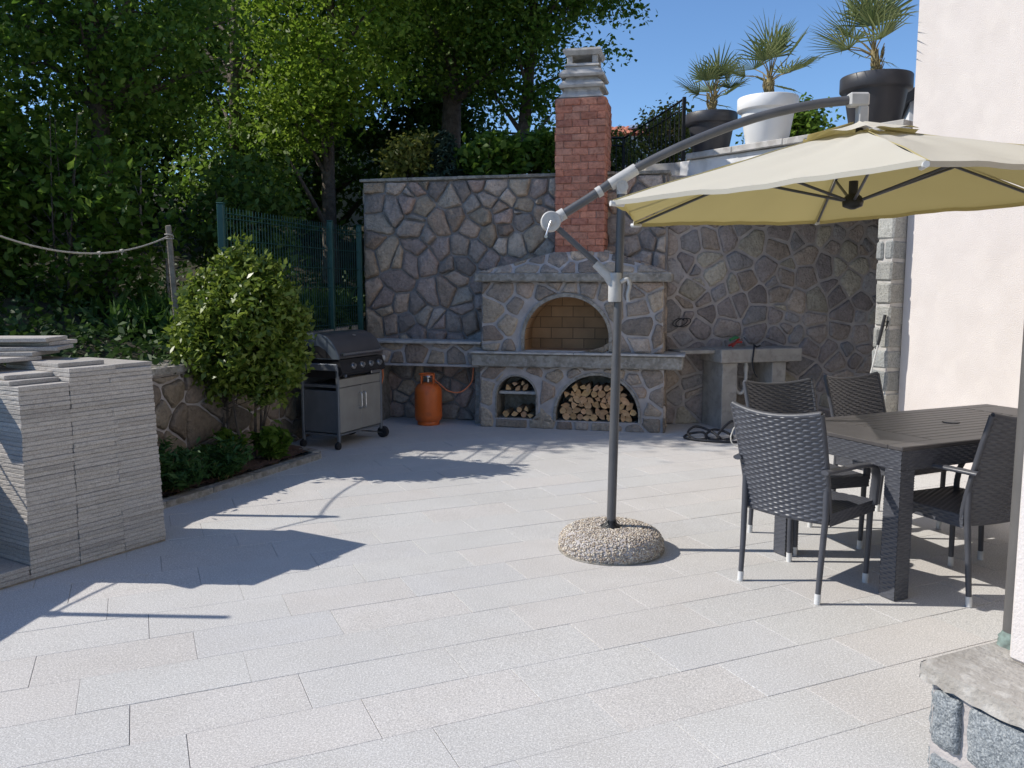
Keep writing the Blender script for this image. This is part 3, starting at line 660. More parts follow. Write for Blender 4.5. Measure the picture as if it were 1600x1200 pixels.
# firewood in the right arch, boards and scraps in the left arch
def oven_pt(s, q, z): return Vector((-.34, 9.0, 0)) + Vector((math.cos(PSI), math.sin(PSI), 0)) * s + Vector((-math.sin(PSI), math.cos(PSI), 0)) * q + Vector((0, 0, z))
rf = random.Random(12)
def log(s, z, r, kind, label, group, y0=.02):
    mb = MB(); n = 9; ln = rf.uniform(.26, .33); pts = []; a0 = rf.uniform(0, 6.28)
    if kind == 'split':
        k = rf.uniform(1.2, 2.6); pts = [(0, 0)] + [(math.cos(a0 + k * i / 5) * r * 1.7 * rf.uniform(.92, 1.05), math.sin(a0 + k * i / 5) * r * 1.7 * rf.uniform(.92, 1.05)) for i in range(6)]
        mx_ = sum(p[0] for p in pts) / 7; mz_ = sum(p[1] for p in pts) / 7; pts = [(p[0] - mx_, p[1] - mz_) for p in pts]
    else: pts = [(math.cos(2 * math.pi * i / n) * r * rf.uniform(.85, 1.1), math.sin(2 * math.pi * i / n) * r * rf.uniform(.85, 1.1)) for i in range(n)]
    m_ = len(pts); vs = [(p[0], 0, p[1]) for p in pts] + [(p[0] * .97 + rf.uniform(-.004, .004), ln, p[1] * .97) for p in pts]
    v = rf.uniform(.75, 1.2); tn = (v, v * rf.uniform(.92, 1), v * rf.uniform(.82, 1))
    mb.add(vs, [list(range(m_)), list(range(m_, 2 * m_))[::-1]], 0, False, tn); mb.add(vs, [[i, m_ + i, m_ + (i + 1) % m_, (i + 1) % m_] for i in range(m_)], 1, False, tn)
    o = mb.build('firewood_log', [M['logend'], M['bark2']]); o.location = oven_pt(s, y0 + rf.uniform(0, .035), z); o.rotation_euler = (0, rf.uniform(-.05, .05), PSI + rf.uniform(-.08, .08))
    return tag(o, label, 'firewood', group)
zz = .135; row = 0
while zz < .54:
    ss = .86 + (row % 2) * .035
    while ss < 1.68:
        r = rf.uniform(.030, .044)
        if a2.inside(ss, zz, -.035) and zz < .50 - .12 * abs(ss - 1.24):
            log(ss, zz, r, rf.choice(('split', 'split', 'round')), 'split firewood log among many stacked in the right arch under the oven', 'firewood stacked in the right arch')
        ss += r * 1.95
    zz += .062; row += 1
for (s, z, r) in ((.30, .43, .035), (.40, .425, .03), (.49, .43, .032), (.37, .475, .026), (.45, .478, .024)): log(s, z, r, 'split', 'split log lying on the board in the smaller left arch', 'logs on the board in the left arch')
mb = MB(); mb.box((-.20, 0, -.016), (.20, .28, .016), 0, .004); o = mb.build('shelf_board', M['cast']); o.location = oven_pt(.395, .05, .372); o.rotation_euler = (0, 0, PSI); tag(o, 'pale concrete board spanning the smaller left arch of the oven', 'shelf board')
for k, (s, z, r) in enumerate(((.27, .14, .036), (.37, .135, .032), (.47, .14, .036), (.54, .135, .03), (.42, .19, .03), (.50, .2, .028))): log(s, z, r, 'split' if k % 2 else 'round', 'dark log piled below the board in the left arch', 'logs under the board in the left arch')
# ---------------------------------------------------------------- sink of cast concrete
sk = thing('concrete_sink', 'cast concrete garden sink block on two slab legs against the wall', 'garden sink', (2.2, 8.78, 0), R(16.6))
mb = MB(); mb.box((0, 0, .705), (.985, .46, .85), 0, .008); mb.build('basin', M['concrete'], sk)
mb = MB(); mb.box((-.42, .12, .80), (-.003, .40, .84), 0, .006); mb.build('side_slab', M['concrete'], sk)
for (x0, x1) in ((.035, .215), (.64, .81)):
    mb = MB(); mb.box((x0, .03, -.01), (x1, .44, .703), 0, .006); mb.build('leg', M['concrete'], sk)
mb = MB(); mb.tube(catmull([(.36, .10, .71), (.36, .10, .52), (.345, .10, .41), (.30, .10, .365), (.245, .10, .40), (.235, .10, .47)], 6), .019, 10, 0); mb.tube([(.36, .1, .66), (.36, .1, .60)], .025, 10, 0); mb.build('drain_pipe', M['pvc'], sk)
def skp(x, y, z): return Vector((2.2, 8.78, 0)) + Vector((math.cos(R(16.6)), math.sin(R(16.6)), 0)) * x + Vector((-math.sin(R(16.6)), math.cos(R(16.6)), 0)) * y + Vector((0, 0, z))
sg = thing('garden_shears', 'red handled tool with green grip lying on the sink', 'garden tool', skp(.30, .20, .852), R(30))
mb = MB(); mb.tube([(-.09, -.03, .02), (-.02, 0, .05), (.05, .02, .09)], .013, 8); mb.tube([(-.08, .04, .02), (0, .01, .055), (.06, -.02, .06)], .012, 8); mb.build('handles', M['redplast'], sg)
mb = MB(); mb.tube([(-.10, 0, .085), (-.02, .01, .11), (.02, 0, .105)], [.016, .02, .012], 8); mb.build('grip', M['greenplast'], sg)
mb = MB(); mb.tube([(.05, .02, .09), (.13, .03, .12), (.16, .03, .10)], [.01, .008, .004], 8); mb.tube([(.06, -.02, .06), (.12, .01, .03), (.15, .02, .012)], [.01, .006, .003], 8); mb.build('blades', M['chrome'], sg)
mb = MB(); mb.tube(catmull([skp(.62, .25, .865), skp(.52, .16, .86), skp(.46, .12, .885), skp(.40, .02, .87), skp(.37, -.02, .80), skp(.365, -.015, .70), skp(.40, .0, .60), skp(.46, .03, .54)], 8), [.009] * 40 + [.007] * 17, 8)
tag(mb.build('sink_hose', M['blackhose']), 'black hose running over the front edge of the sink', 'hose')
def coil(name, label, pts, r, mat, cat): mb = MB(); mb.tube(catmull(pts, 8), r, 7); return tag(mb.build(name, M[mat]), label, cat)
coil('garden_hose', 'dark blue-black hose lying in loops in front of the sink leg', [(2.45, 8.72, .02), (2.30, 8.45, .09), (2.22, 8.35, .16), (2.12, 8.30, .10), (2.05, 8.25, .02), (2.12, 8.15, .015), (2.2, 8.25, .02), (2.15, 8.38, .05), (2.03, 8.36, .07), (1.93, 8.25, .03), (1.98, 8.12, .015), (2.06, 8.2, .02), (1.98, 8.36, .07), (1.85, 8.38, .10), (1.76, 8.28, .05), (1.80, 8.14, .015), (1.92, 8.16, .02), (1.92, 8.32, .05), (1.80, 8.36, .03), (1.72, 8.22, .015), (1.9, 8.05, .015), (2.2, 8.0, .015), (2.5, 8.15, .015)], .013, 'blackhose', 'hose')
pts = []
for k in range(34):
    a = k * .55; pts.append((2.13 + .012 * k * .3 + .085 * math.cos(a) * (1 + .15 * math.sin(k)), 7.78 + .05 * math.sin(a * .5), .10 + .085 * math.sin(a) * (1 + .2 * math.cos(k * 1.7))))
coil('white_cable', 'white cable standing in loose loops behind the nearest chair', pts + [(2.35, 7.75, .012), (2.6, 7.65, .01), (2.75, 7.45, .01)], .006, 'whitecable', 'cable')
pts = []
for k in range(22):
    a = k * .7; s_ = 2.02 - .0; pts.append((1.80 + .07 * math.cos(a) + .004 * k, 9.13 + .01 * math.sin(k), 1.12 + .045 * math.sin(a + .4)))
coil('wall_cable', 'small coil of dark cable hanging on the wall right of the oven', pts, .005, 'blackhose', 'cable')

# ---------------------------------------------------------------- house
hs = thing('house', 'pale pink plastered house with a stone plinth and grey downpipe', 'house', (3.43, 7.38, 0), HA)
mb = MB(); mb.box((0, -3.70, .0), (6, 0, 7), 0); mb.build('recessed_wall', M['plaster'], hs)
mb = MB(); mb.box((-3.745, -9.5, .362), (6, -3.705, 7), 0, .012); mb.build('front_wall', M['plaster'], hs)
mb = MB(); mb.box((-3.965, -9.5, -.02), (-3.4, -3.63, .312), 0)
PLC = [(0.663, 0.712, 0.720), (0.594, 0.646, 0.662), (0.733, 0.764, 0.720), (0.629, 0.698, 0.706)]
def plst(lo, hi, fm):
    z = 0; row = 0; rp_ = random.Random(5)
    for hgt in (.088, .200):
        x = lo - (.16 if row == 0 else .02)
        while x < hi:
            wd = rp_.uniform(.22, .34) if not (row == 1 and x < lo + .05) else .135
            a_, b_ = max(x, lo) + .012, min(x + wd, hi) - .012
            if b_ - a_ > .05:
                v = rp_.uniform(.85, 1.15); c = rp_.choice(PLC)
                n_ = 10; P = []
                for k in range(4 * n_):
                    e, t = divmod(k, n_); t /= n_; xx, zz_ = ((a_ + (b_ - a_) * t, z + .012), (b_, z + .012 + (hgt - .024) * t), (b_ - (b_ - a_) * t, z + hgt - .012), (a_, z + hgt - .012 - (hgt - .024) * t))[e]
                    P.append((xx + rp_.uniform(-.006, .006), zz_ + rp_.uniform(-.006, .006)))
                P = [(.25 * P[i - 1][0] + .5 * P[i][0] + .25 * P[(i + 1) % len(P)][0], .25 * P[i - 1][1] + .5 * P[i][1] + .25 * P[(i + 1) % len(P)][1]) for i in range(len(P))]
                mxx = sum(p[0] for p in P) / len(P); mzz = sum(p[1] for p in P) / len(P); vs = []; F = []
                for (kk, h_) in ((1, -.01), (.985, .010), (.93, .018), (.6, .022), (.3, .02)): vs += [fm(mxx + (p[0] - mxx) * kk, mzz + (p[1] - mzz) * kk, h_ + (rp_.uniform(-.0035, .0035) if h_ > .015 else 0)) for p in P]
                m_ = len(P); vs.append(fm(mxx, mzz, .021))
                for r_ in range(4): F += [[r_ * m_ + k, r_ * m_ + (k + 1) % m_, (r_ + 1) * m_ + (k + 1) % m_, (r_ + 1) * m_ + k] for k in range(m_)]
                F += [[4 * m_ + k, 4 * m_ + (k + 1) % m_, 5 * m_] for k in range(m_)]; mb.add(vs, F, 1, True, (c[0] * v, c[1] * v, c[2] * v))
            x += wd
        z += hgt + .012; row += 1
plst(0, 5.8, lambda x, z, h: (-3.965 - h, -3.63 - x, z)); plst(0, .7, lambda x, z, h: (-3.965 + x, -3.63 + h, z))
M['plinthstone_t'] = M['plinthstone']
mb.build('plinth', [M['mortar'], M['plinthstone']], hs)
mb = MB()
rc = random.Random(3)
def capf(u, v): return (-3.993 + .42 * v, -3.603 - 5.9 * u, .361 + rc.uniform(-.0012, .0012) - (.005 if v == 0 else 0))
NU, NV = 150, 12; mb.grid(capf, NU, NV, 0, True)
def capside(u, v): return (-3.993 - .002 + rc.uniform(-.0035, .0035) * (1 if 0 < v < 1 else .3), -3.603 - 5.9 * u, .306 + .052 * v + (rc.uniform(-.007, .003) if v == 0 else 0))
mb.grid(capside, 200, 4, 0, True); mb.grid(lambda u, v: (-3.993 + .42 * u, -3.601 + rc.uniform(-.002, .002), .306 + .052 * v), 20, 3, 0, True)
mb.build('plinth_cap', M['capconcrete'], hs)
mb = MB(); mb.tube([(-3.630, -3.645, .366), (-3.630, -3.645, 6.9)], .033, 18); mb.build('downpipe', M['pipe'], hs)
mb = MB(); mb.lathe([(.046, .359), (.047, .368), (.041, .378), (.043, .388), (.037, .400), (.0345, .408)], 20, 0, (-3.630, -3.645, 0), wob=.09); mb.build('downpipe_collar', M['verdigris'], hs)
mb = MB(); rq = random.Random(9); z = .0
while z < 2.83:
    hgt = rq.choice((.175, .19, .20)); v = rq.uniform(.8, 1.15); c = rq.choice(((.34, .34, .32), (.40, .395, .365), (.46, .45, .41), (.30, .31, .305)))
    if rq.random() < .2: segs = [(.0, .09), (.10, .17)]
    else: segs = [(0, .17)]
    for (ya, yb) in segs:
        mb.box((-.165 + rq.uniform(-.008, .008), ya + .004 if ya else .004, z + .006), (.02, yb + rq.uniform(-.006, .01), z + hgt - .004), 1, .016, tint=(c[0] * v, c[1] * v, c[2] * v), jit=.006)
    z += hgt + .004
mb.box((-.148, .012, 0), (.02, .162, 2.85), 0); mb.build('corner_pier', [M['cast'], M['quoin']], hs)

# leaning rod beside the pier
mb = MB(); A_, B2 = Vector((3.02, 7.36, .01)), Vector((3.235, 7.33, 1.16)); mb.tube([A_, B2], .008, 8, 0); mb.tube([A_ + (B2 - A_) * .86, A_ + (B2 - A_) * 1.0, A_ + (B2 - A_) * 1.08 + Vector((.0, 0, .01))], [.014, .016, .014], 8, 1)
mb.tube([A_ + (B2 - A_) * 1.03, A_ + (B2 - A_) * 1.06 + Vector((.035, 0, -.02)), A_ + (B2 - A_) * .97 + Vector((.035, 0, 0))], .006, 6, 1)
tag(mb.build('leaning_rod', [M['pvc'], M['black']]), 'thin white rod with black grip leaning on the corner stones', 'rod')

# ---------------------------------------------------------------- terrace above the right wall
tr_ = thing('terrace', 'raised terrace slab with pale stone coping carrying the potted palms', 'terrace', (1.91, 9.3, 0))
def T(x, y): return (x - 1.91, y - 9.3)
mb = MB(); mb.prism([T(1.80, 9.46), T(3.40, 7.43), T(6.2, 8.68), T(6.2, 16), T(1.4, 16), T(1.5, 9.6)], 2.695, 2.865); mb.build('slab', M['cast'], tr_)
d_ = Vector((3.40 - 1.91, 7.42 - 9.3, 0)); Ld = d_.length; ang = math.atan2(d_.y, d_.x)
mt = Matrix.Rotation(ang, 4, 'Z')
mb = MB()
for i in range(4): mb.box((Ld * i / 4 + .002, -.05, 2.870), (Ld * (i + 1) / 4 - .003, .32, 2.932), 0, .006, mat=mt, jit=.002)
mb.build('coping', M['cast'], tr_)
mb = MB(); mb.box((-.12, 0, 2.36), (Ld - .02, .16, 2.862), 0, .006, mat=mt); mb.build('fascia', M['whiteplaster'], tr_)
# ================================================================= UMBRELLA
U0 = Vector((.57, 4.70, 0))
um = thing('cantilever_umbrella', 'cream cantilever parasol with curved grey arm and round pebble base', 'parasol', U0)
def ul(*p): return Vector(p) - U0
ru = random.Random(2)
mb = MB(); prof = [(.285, -.005), (.298, .03), (.295, .065), (.275, .10), (.235, .122), (.16, .132), (.04, .134)]
mb.lathe(prof, 48, 0)
PEB = [(.50, .44, .36), (.60, .55, .47), (.36, .29, .23), (.66, .62, .56), (.42, .36, .30), (.28, .24, .21), (.55, .47, .36)]
for k in range(5600):
    t = ru.random(); an = ru.uniform(0, 6.2832)
    if t < .34: r_ = .235 * math.sqrt(ru.random()); z_ = .134 - .012 * (r_ / .235) ** 4; nr = Vector((0, 0, 1))
    else:
        q = ru.random(); q = q ** 1.35; i = min(int(q * 4), 3); f = q * 4 - i; p0, p1 = prof[i], prof[i + 1]; r_ = p0[0] + (p1[0] - p0[0]) * f; z_ = max(p0[1] + (p1[1] - p0[1]) * f, .006)
    s_ = ru.uniform(.0042, .0078); c = ru.choice(PEB); v = ru.uniform(.75, 1.15)
    mb.blob((r_ * math.cos(an), r_ * math.sin(an), z_), s_, 1, (c[0] * v, c[1] * v, c[2] * v), 5, 3, .2, .8)
mb.build('base', [M['mortar'], M['pebble']], um)
mb = MB(); mb.lathe([(.30, -.001), (.305, .004), (.29, .006)], 40, 0); mb.build('base_tray', M['oldconcrete'], um)
mb = MB(); mb.tube([(0, 0, .12), (.018, .01, 1.12)], .0265, 20); mb.tube([(.018, .01, 1.12), (.036, .02, 2.09)], .0235, 20); mb.build('pole', M['poletube'], um)
mb = MB(); mb.lathe([(.06, .128), (.062, .136), (.032, .15), (.03, .17)], 20)
for k in range(4):
    an = .6 + k * math.pi / 2; mb.add([(.028 * math.cos(an), .028 * math.sin(an), .18), (.075 * math.cos(an), .075 * math.sin(an), .137), (.072 * math.cos(an + .12), .072 * math.sin(an + .12), .137), (.028 * math.cos(an + .25), .028 * math.sin(an + .25), .18)], [[0, 1, 2, 3]])
mb.build('pole_flange', M['iron'], um)
PT = Vector((.036, .02, 2.10)); HUB = ul(.215, 4.735, 1.862)
AEND = ul(1.80, 4.585, 2.485)
arm = catmull([HUB, HUB + (PT - HUB) * .55, PT + Vector((0, 0, .008)), ul(.92, 4.668, 2.262), ul(1.28, 4.635, 2.395), ul(1.58, 4.605, 2.462), AEND], 8)
mb = MB(); mb.tube(arm, .0245, 16); mb.build('arm', M['poletube'], um)
COL = ul(.573, 4.703, 1.53)
mb = MB(); mb.tube([HUB, COL + Vector((-.02, 0, .03))], .0165, 14); mb.build('strut', M['poletube'], um)
mb = MB(); av = (PT - HUB).normalized()
mb.tube([HUB + Vector((0, -.045, 0)), HUB + Vector((0, -.04, 0)), HUB + Vector((0, .035, 0)), HUB + Vector((0, .04, 0))], [.05, .056, .056, .05], 24); mb.tube([HUB, HUB + av * .09], .033, 14); mb.tube([HUB + Vector((0, -.062, 0)), HUB + Vector((0, -.04, 0))], .022, 14)
mb.tube([HUB + Vector((.05, -.035, .012)), HUB + Vector((.05, .03, .012))], .018, 12)
ch = mb.build('crank_housing', M['greyplast'], um)
mb = MB(); mb.tube([HUB + Vector((0, -.066, 0)), HUB + Vector((-.012, -.075, -.03)), HUB + Vector((-.03, -.075, -.085))], .0055, 8); mb.tube([HUB + Vector((-.03, -.072, -.085)), HUB + Vector((-.03, -.105, -.087))], .009, 10); mb.build('crank_handle', M['chrome'], ch)
mb = MB(); mb.tube([PT - av * .075, PT + av * .09], .033, 18); mb.tube([PT - av * .16, PT - av * .13], .030, 16); mb.tube([PT + Vector((0, -.03, -.05)), PT + Vector((0, .03, -.05))], .032, 18); mb.tube([PT + Vector((0, 0, -.09)), PT], .029, 14)
for k in range(8):
    an = k * math.pi / 4; c_ = PT + Vector((.022 * math.cos(an), -.032, -.05 + .022 * math.sin(an))); mb.tube([c_, c_ + Vector((0, -.004, 0))], .005, 6)
mb.build('tilt_joint', M['greyplast'], um)
mb = MB(); sv = (HUB - COL).normalized(); cz = COL
mb.tube([cz + Vector((0, 0, -.11)), cz + Vector((0, 0, -.10)), cz + Vector((0, 0, .045)), cz + Vector((0, 0, .05))], [.034, .037, .037, .033], 18); mb.tube([cz - Vector((0, 0, .02)), cz + sv * .06, cz + sv * .15], [.032, .028, .023], 14); mb.build('collar', M['greyplast'], um)
mb = MB(); mb.tube(catmull([cz + Vector((.03, -.02, .0)), cz + Vector((.065, -.03, .015)), cz + Vector((.078, -.03, -.02)), cz + Vector((.068, -.03, -.07)), cz + Vector((.072, -.03, -.11))], 6), [.012] * 12 + [.010] * 13, 8, flat=1.0); mb.build('collar_lever', M['greyplast'], um)
mb = MB(); E1 = AEND; mb.box(tuple(E1 + Vector((-.02, -.034, -.035))), tuple(E1 + Vector((.085, .034, .036))), 0, .01); mb.box(tuple(E1 + Vector((.03, -.028, -.15))), tuple(E1 + Vector((.085, .028, -.03))), 0, .008); mb.build('arm_end_cap', M['greyplast'], um)
# canopy: six panels, tilted a little, and a flared vent on top
CC = Vector((1.838, 4.58, 1.966)); RR = 1.418; A0 = -1.7828
def corner(k, r=1.0, zt=2.335):
    an = A0 + k * math.pi / 3; x, y = RR * math.cos(an), RR * math.sin(an); ze = CC.z + .0373 * x - .0112 * y
    z = zt - (zt - ze) * (r ** 1.06); return Vector((CC.x + x * r, CC.y + y * r, z)) - U0
mb = MB()
for k in range(6):
    def fn(u, v, k=k):
        r = .10 + .90 * v
        p = corner(k, r) * (1 - u) + corner(k + 1, r) * u
        s_ = math.sin(math.pi * u); c_ = CC - U0
        p.z -= .018 * s_ * math.sin(math.pi * min(1, v * .9 + .05)) ; k2 = .032 * s_ * v ** 2
        p.x += (c_.x - p.x) * k2; p.y += (c_.y - p.y) * k2
        p.z += .004 * math.sin(9 * u + 5 * k) * v * s_ + .0025 * math.sin(38 * u + 3 * k) * v ** 3 * s_ + .003 * math.sin(17 * u + 11 * v + k)
        return p
    mb.grid(fn, 22, 22)
    def hem(u, v, k=k):
        q = fn(u, 1.0); c_ = CC - U0; return Vector((q.x + (c_.x - q.x) * .002 * v, q.y + (c_.y - q.y) * .002 * v, q.z - .022 * v))
    mb.grid(hem, 22, 1)
    for off in (-.012, .012): mb.tube([fn(off if off > 0 else 0, v_) * .5 + fn(abs(off), v_) * .5 + Vector((0, 0, .0012)) for v_ in np.linspace(0, 1, 14)], .0022, 5, cap=False)
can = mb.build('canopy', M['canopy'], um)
mb = MB()
for k in range(6):
    def fv(u, v, k=k):
        r = .02 + .20 * v; p = corner(k, r, 2.348) * (1 - u) + corner(k + 1, r, 2.365) * u
        p.z += .014 - .008 * v + v ** 2 * (.016 * math.sin(math.pi * u) ** 2 + .010 * math.sin(3 * math.pi * u + k)); return p
    mb.grid(fv, 14, 6)
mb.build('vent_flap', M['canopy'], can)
c0 = CC - U0; HB = Vector((c0.x - .01, c0.y, 1.965))
mb = MB(); mb.lathe([(.012, -.05), (.05, -.035), (.055, -.01), (.045, .015), (.03, .03)], 16, 0, tuple(HB)); mb.tube([HB, HB + Vector((0, 0, .10))], .024, 12); mb.build('hub', M['iron'], um)
mb = MB(); mb.tube([HB + Vector((.01, 0, .2)), (c0.x + .01, c0.y, 2.36)], .020, 12); mb.build('apex_tube', M['iron'], um)
for k in range(6):
    mb = MB(); P = []
    for t in np.linspace(.02, .985, 8):
        q = corner(k, t); P.append(q - Vector((0, 0, .022)))
    mb.tube(P, .0085, 8); rb_ = mb.build('rib', M['tube'], um)
    mb = MB(); q = corner(k, .46) - Vector((0, 0, .03)); mb.tube([HB + (Vector((q.x, q.y, HB.z)) - HB).normalized() * .05, q], .008, 8); mb.build('stretcher', M['tube'], rb_)
    mb = MB(); q = corner(k, 1.0); dd = (q - c0); dd.z = 0; dd.normalize(); mb.tube([q - dd * .06 - Vector((0, 0, .018)), q + dd * .012 - Vector((0, 0, .016))], .013, 8); mb.build('rib_tip', M['foot'], rb_)

# ================================================================= TABLE AND CHAIRS
TP = Vector((1.83, 3.87, 0)); TL, TW, TH = 1.72, .84, .755
tb = thing('dining_table', 'dark woven resin dining table with slatted top, beside the house', 'garden table', TP, R(24.3))
mb = MB(); bw = .085
mb.box((0, 0, TH - .022), (TL, bw, TH), 0, .004); mb.box((0, TW - bw, TH - .022), (TL, TW, TH), 0, .004)
mb.box((0, bw + .0005, TH - .022), (.30, TW - bw - .0005, TH - .0005), 0, .003); mb.box((TL - .30, bw + .0005, TH - .022), (TL, TW - bw - .0005, TH - .0005), 0, .003)
ns_ = 11; sw = (TW - 2 * bw) / ns_
for i in range(ns_):
    mb.box((.302, bw + i * sw + .0022, TH - .02), (TL - .302, bw + (i + 1) * sw - .0022, TH - .0008), 0, .003)
mb.box((.02, .02, TH - .035), (TL - .02, TW - .02, TH - .0225), 0)
mb.build('tabletop', M['tabletop'], tb)
mb = MB(); n_ = 16; mb.prism([(TL / 2 + .045 * math.cos(2 * math.pi * k / n_), TW / 2 + .045 * math.sin(2 * math.pi * k / n_)) for k in range(n_)], TH - .002, TH + .004); mb.build('hole_cap', M['tube'], tb)
mb = MB(); ah = .095; z0 = TH - .022 - ah
weave(mb, (0.006, .006, z0), (TL - .012, 0, 0), (0, 0, ah), 62, 8, .003); weave(mb, (.006, TW - .006, z0), (0, -TW + .012, 0), (0, 0, ah), 30, 8, .003)
weave(mb, (TL - .006, .006, z0), (0, TW - .012, 0), (0, 0, ah), 30, 8, .003); weave(mb, (TL - .006, TW - .006, z0), (-TL + .012, 0, 0), (0, 0, ah), 62, 8, .003)
mb.box((.009, .009, z0), (TL - .009, .04, TH - .023)); mb.box((.009, TW - .04, z0), (TL - .009, TW - .009, TH - .023)); mb.box((.009, .0405, z0), (.04, TW - .0405, TH - .023)); mb.box((TL - .04, .0405, z0), (TL - .009, TW - .0405, TH - .023))
mb.build('apron', M['plastic'], tb)
for (lx, ly) in ((0, 0), (1, 0), (0, 1), (1, 1)):
    x0 = .004 if lx == 0 else TL - .094; y0 = .004 if ly == 0 else TW - .094; s = .09; Z = TH - .1175
    mb = MB(); mb.box((x0 + .003, y0 + .003, 0), (x0 + s - .003, y0 + s - .003, Z), 0, .008)
    weave(mb, (x0, y0, .004), (s, 0, 0), (0, 0, Z - .004), 3, 52, .0032); weave(mb, (x0 + s, y0, .004), (0, s, 0), (0, 0, Z - .004), 3, 52, .0032)
    weave(mb, (x0 + s, y0 + s, .004), (-s, 0, 0), (0, 0, Z - .004), 3, 52, .0032); weave(mb, (x0, y0 + s, .004), (0, -s, 0), (0, 0, Z - .004), 3, 52, .0032)
    mb.build('leg', M['plastic'], tb)
def make_chair(label, group):
    t = thing('wicker_chair', label, 'garden chair', (0, 0, 0), 0, group)
    def bd(u, v, s=1):                                      # curve of the back: hollow across, leaning backwards
        x = u - .5; return Vector((0, -.052 * s * 0 - .14 * v ** 1.25 - .035 * (1 - 4 * x * x) + .035, -.030 * (1 - 4 * x * x) * v))
    mb = MB(); wb0, wb1, zb, zt = .445, .475, .385, .925
    for (side, amp) in ((-1, .0062), (1, .0062)):
        nu, nv = 14, 40; su, sv_ = 6, 4
        def fn(u, v, side=side):
            a = u * nu; r = v * nv; row = min(int(r), nv - 1); fr = r - row
            over = math.tanh(2.6 * math.cos(math.pi * (a + row))); h = amp * ((math.sin(math.pi * min(max(fr, 0), 1)) ** .6) * (.5 + .5 * over))
            w_ = wb0 + (wb1 - wb0) * v; p = Vector(((u - .5) * w_, 0, zb + (zt - zb) * v)) + bd(u, v); p.y += side * (.011 + h); return p
        mb.grid(fn, nu * su, nv * sv_)
    mb.build('backrest', M['plastic'], t)
    mb = MB()
    for s in (-1, 1):
        P = [Vector((s * (wb0 + (wb1 - wb0) * v) / 2, 0, zb + (zt - zb) * v)) + bd(.5 + s * .5, v) for v in np.linspace(0, 1, 9)]; mb.tube(P, .0145, 10)
    P = [Vector(((u - .5) * wb1, 0, zt)) + bd(u, 1) for u in np.linspace(0, 1, 13)]; mb.tube(P, .0145, 10)
    P = [Vector(((u - .5) * wb0, 0, zb)) + bd(u, 0) for u in np.linspace(0, 1, 13)]; mb.tube(P, .012, 8)
    mb.build('back_frame', M['tube'], t)
    mb = MB(); sd = .45; weave(mb, (-.235, .012, .432), (.47, 0, 0), (0, sd, 0), 17, 32, .0035, su=4)
    weave(mb, (-.235, sd + .012, .372), (.47, 0, 0), (0, 0, .062), 17, 5, .003, su=4); weave(mb, (.235, .012, .372), (0, sd, 0), (0, 0, .062), 15, 5, .003, su=4); weave(mb, (-.235, sd + .012, .372), (0, -sd, 0), (0, 0, .062), 15, 5, .003, su=4)
    # front edge faces forward
    mb.box((-.233, .014, .374), (.233, sd + .009, .431), 0, .012)
    mb.build('seat', M['plastic'], t)
    for s in (-1, 1):
        mb = MB(); P = [(s * .222, 0, .56), (s * .222, .0, .42), (s * .216, -.014, .2), (s * .214, -.03, .0)]; mb.tube(P, [.0155, .0155, .0145, .0125], 12); lg = mb.build('leg', M['tube'], t)
        m2 = MB(); m2.tube([(s * .2142, -.0262, .05), (s * .214, -.030, .0)], [.0152, .0152], 12); m2.build('foot_cap', M['foot'], lg)
        mb = MB(); mb.tube([(s * .222, .44, .42), (s * .22, .437, .2), (s * .216, .432, .0)], [.0155, .0145, .0125], 12); lg = mb.build('leg', M['tube'], t)
        m2 = MB(); m2.tube([(s * .217, .433, .05), (s * .216, .432, .0)], [.0152, .0152], 12); m2.build('foot_cap', M['foot'], lg)
        mb = MB(); P = catmull([(s * .238, -.055, .645), (s * .258, .06, .648), (s * .266, .22, .645), (s * .262, .36, .625), (s * .250, .425, .565), (s * .238, .44, .48), (s * .234, .44, .41)], 8)
        rr = [.022 + .0015 * (i % 2) for i in range(len(P))]; mb.tube(P, rr, 12, flat=.55); mb.build('armrest', M['plastic'], t)
    return t
def cworld(x, y, rz): return (x, y, 0), rz
ch0 = make_chair('woven charcoal armchair at the table end, its back to the camera', None)
spots = [(1.337, 4.030, R(-49.5), 'woven charcoal armchair at the table end, its back to the camera'),
         (2.345, 3.925, R(22.5), 'woven charcoal armchair side-on at the near table edge by the downpipe'),
         (2.97, 4.20, R(24), 'charcoal armchair almost hidden behind the downpipe and house corner'),
         (1.68, 5.06, R(24 + 172), 'charcoal armchair across the table, back showing left of the other far chair'),
         (2.285, 5.40, R(24 + 182), 'charcoal armchair across the table, nearest the stone house corner')]
for i, (x, y, rz, lab) in enumerate(spots):
    o = ch0 if i == 0 else copy_tree(ch0)
    o.location = (x, y, 0); o.rotation_euler = (0, 0, rz); o['label'] = lab; o['group'] = 'woven armchairs round the dining table'

# ================================================================= BARBECUE AND GAS BOTTLE
gr = thing('gas_barbecue', 'grey gas barbecue cart with black rounded hood and two doors', 'barbecue', (-1.60, 7.66, 0), R(65.8))
W_, D_g = .74, .43
mb = MB(); mb.box((.01, .02, .12), (W_ - .01, D_g - .01, .14), 0, .004); mb.box((.01, D_g - .02, .14), (W_ - .01, D_g - .008, .68)); mb.box((.012, .03, .575), (W_ - .012, D_g - .022, .60))
mb.build('cabinet', M['grillgrey'], gr)
for s, x in ((0, .014), (1, W_ - .03)):
    mb = MB(); mb.box((x - .004, .03, .15), (x + .012, D_g - .03, .545), 0, .004); mb.build('side_panel', M['grillgrey'], gr)
for (x, y, zlo) in ((.0, .0, .06), (.0, D_g - .03, .06), (W_ - .03, .0, .09), (W_ - .03, D_g - .03, .09)):
    mb = MB(); mb.box((x, y, zlo), (x + .028, y + .028, .765), 0, .005); mb.build('leg', M['grillgrey'], gr)
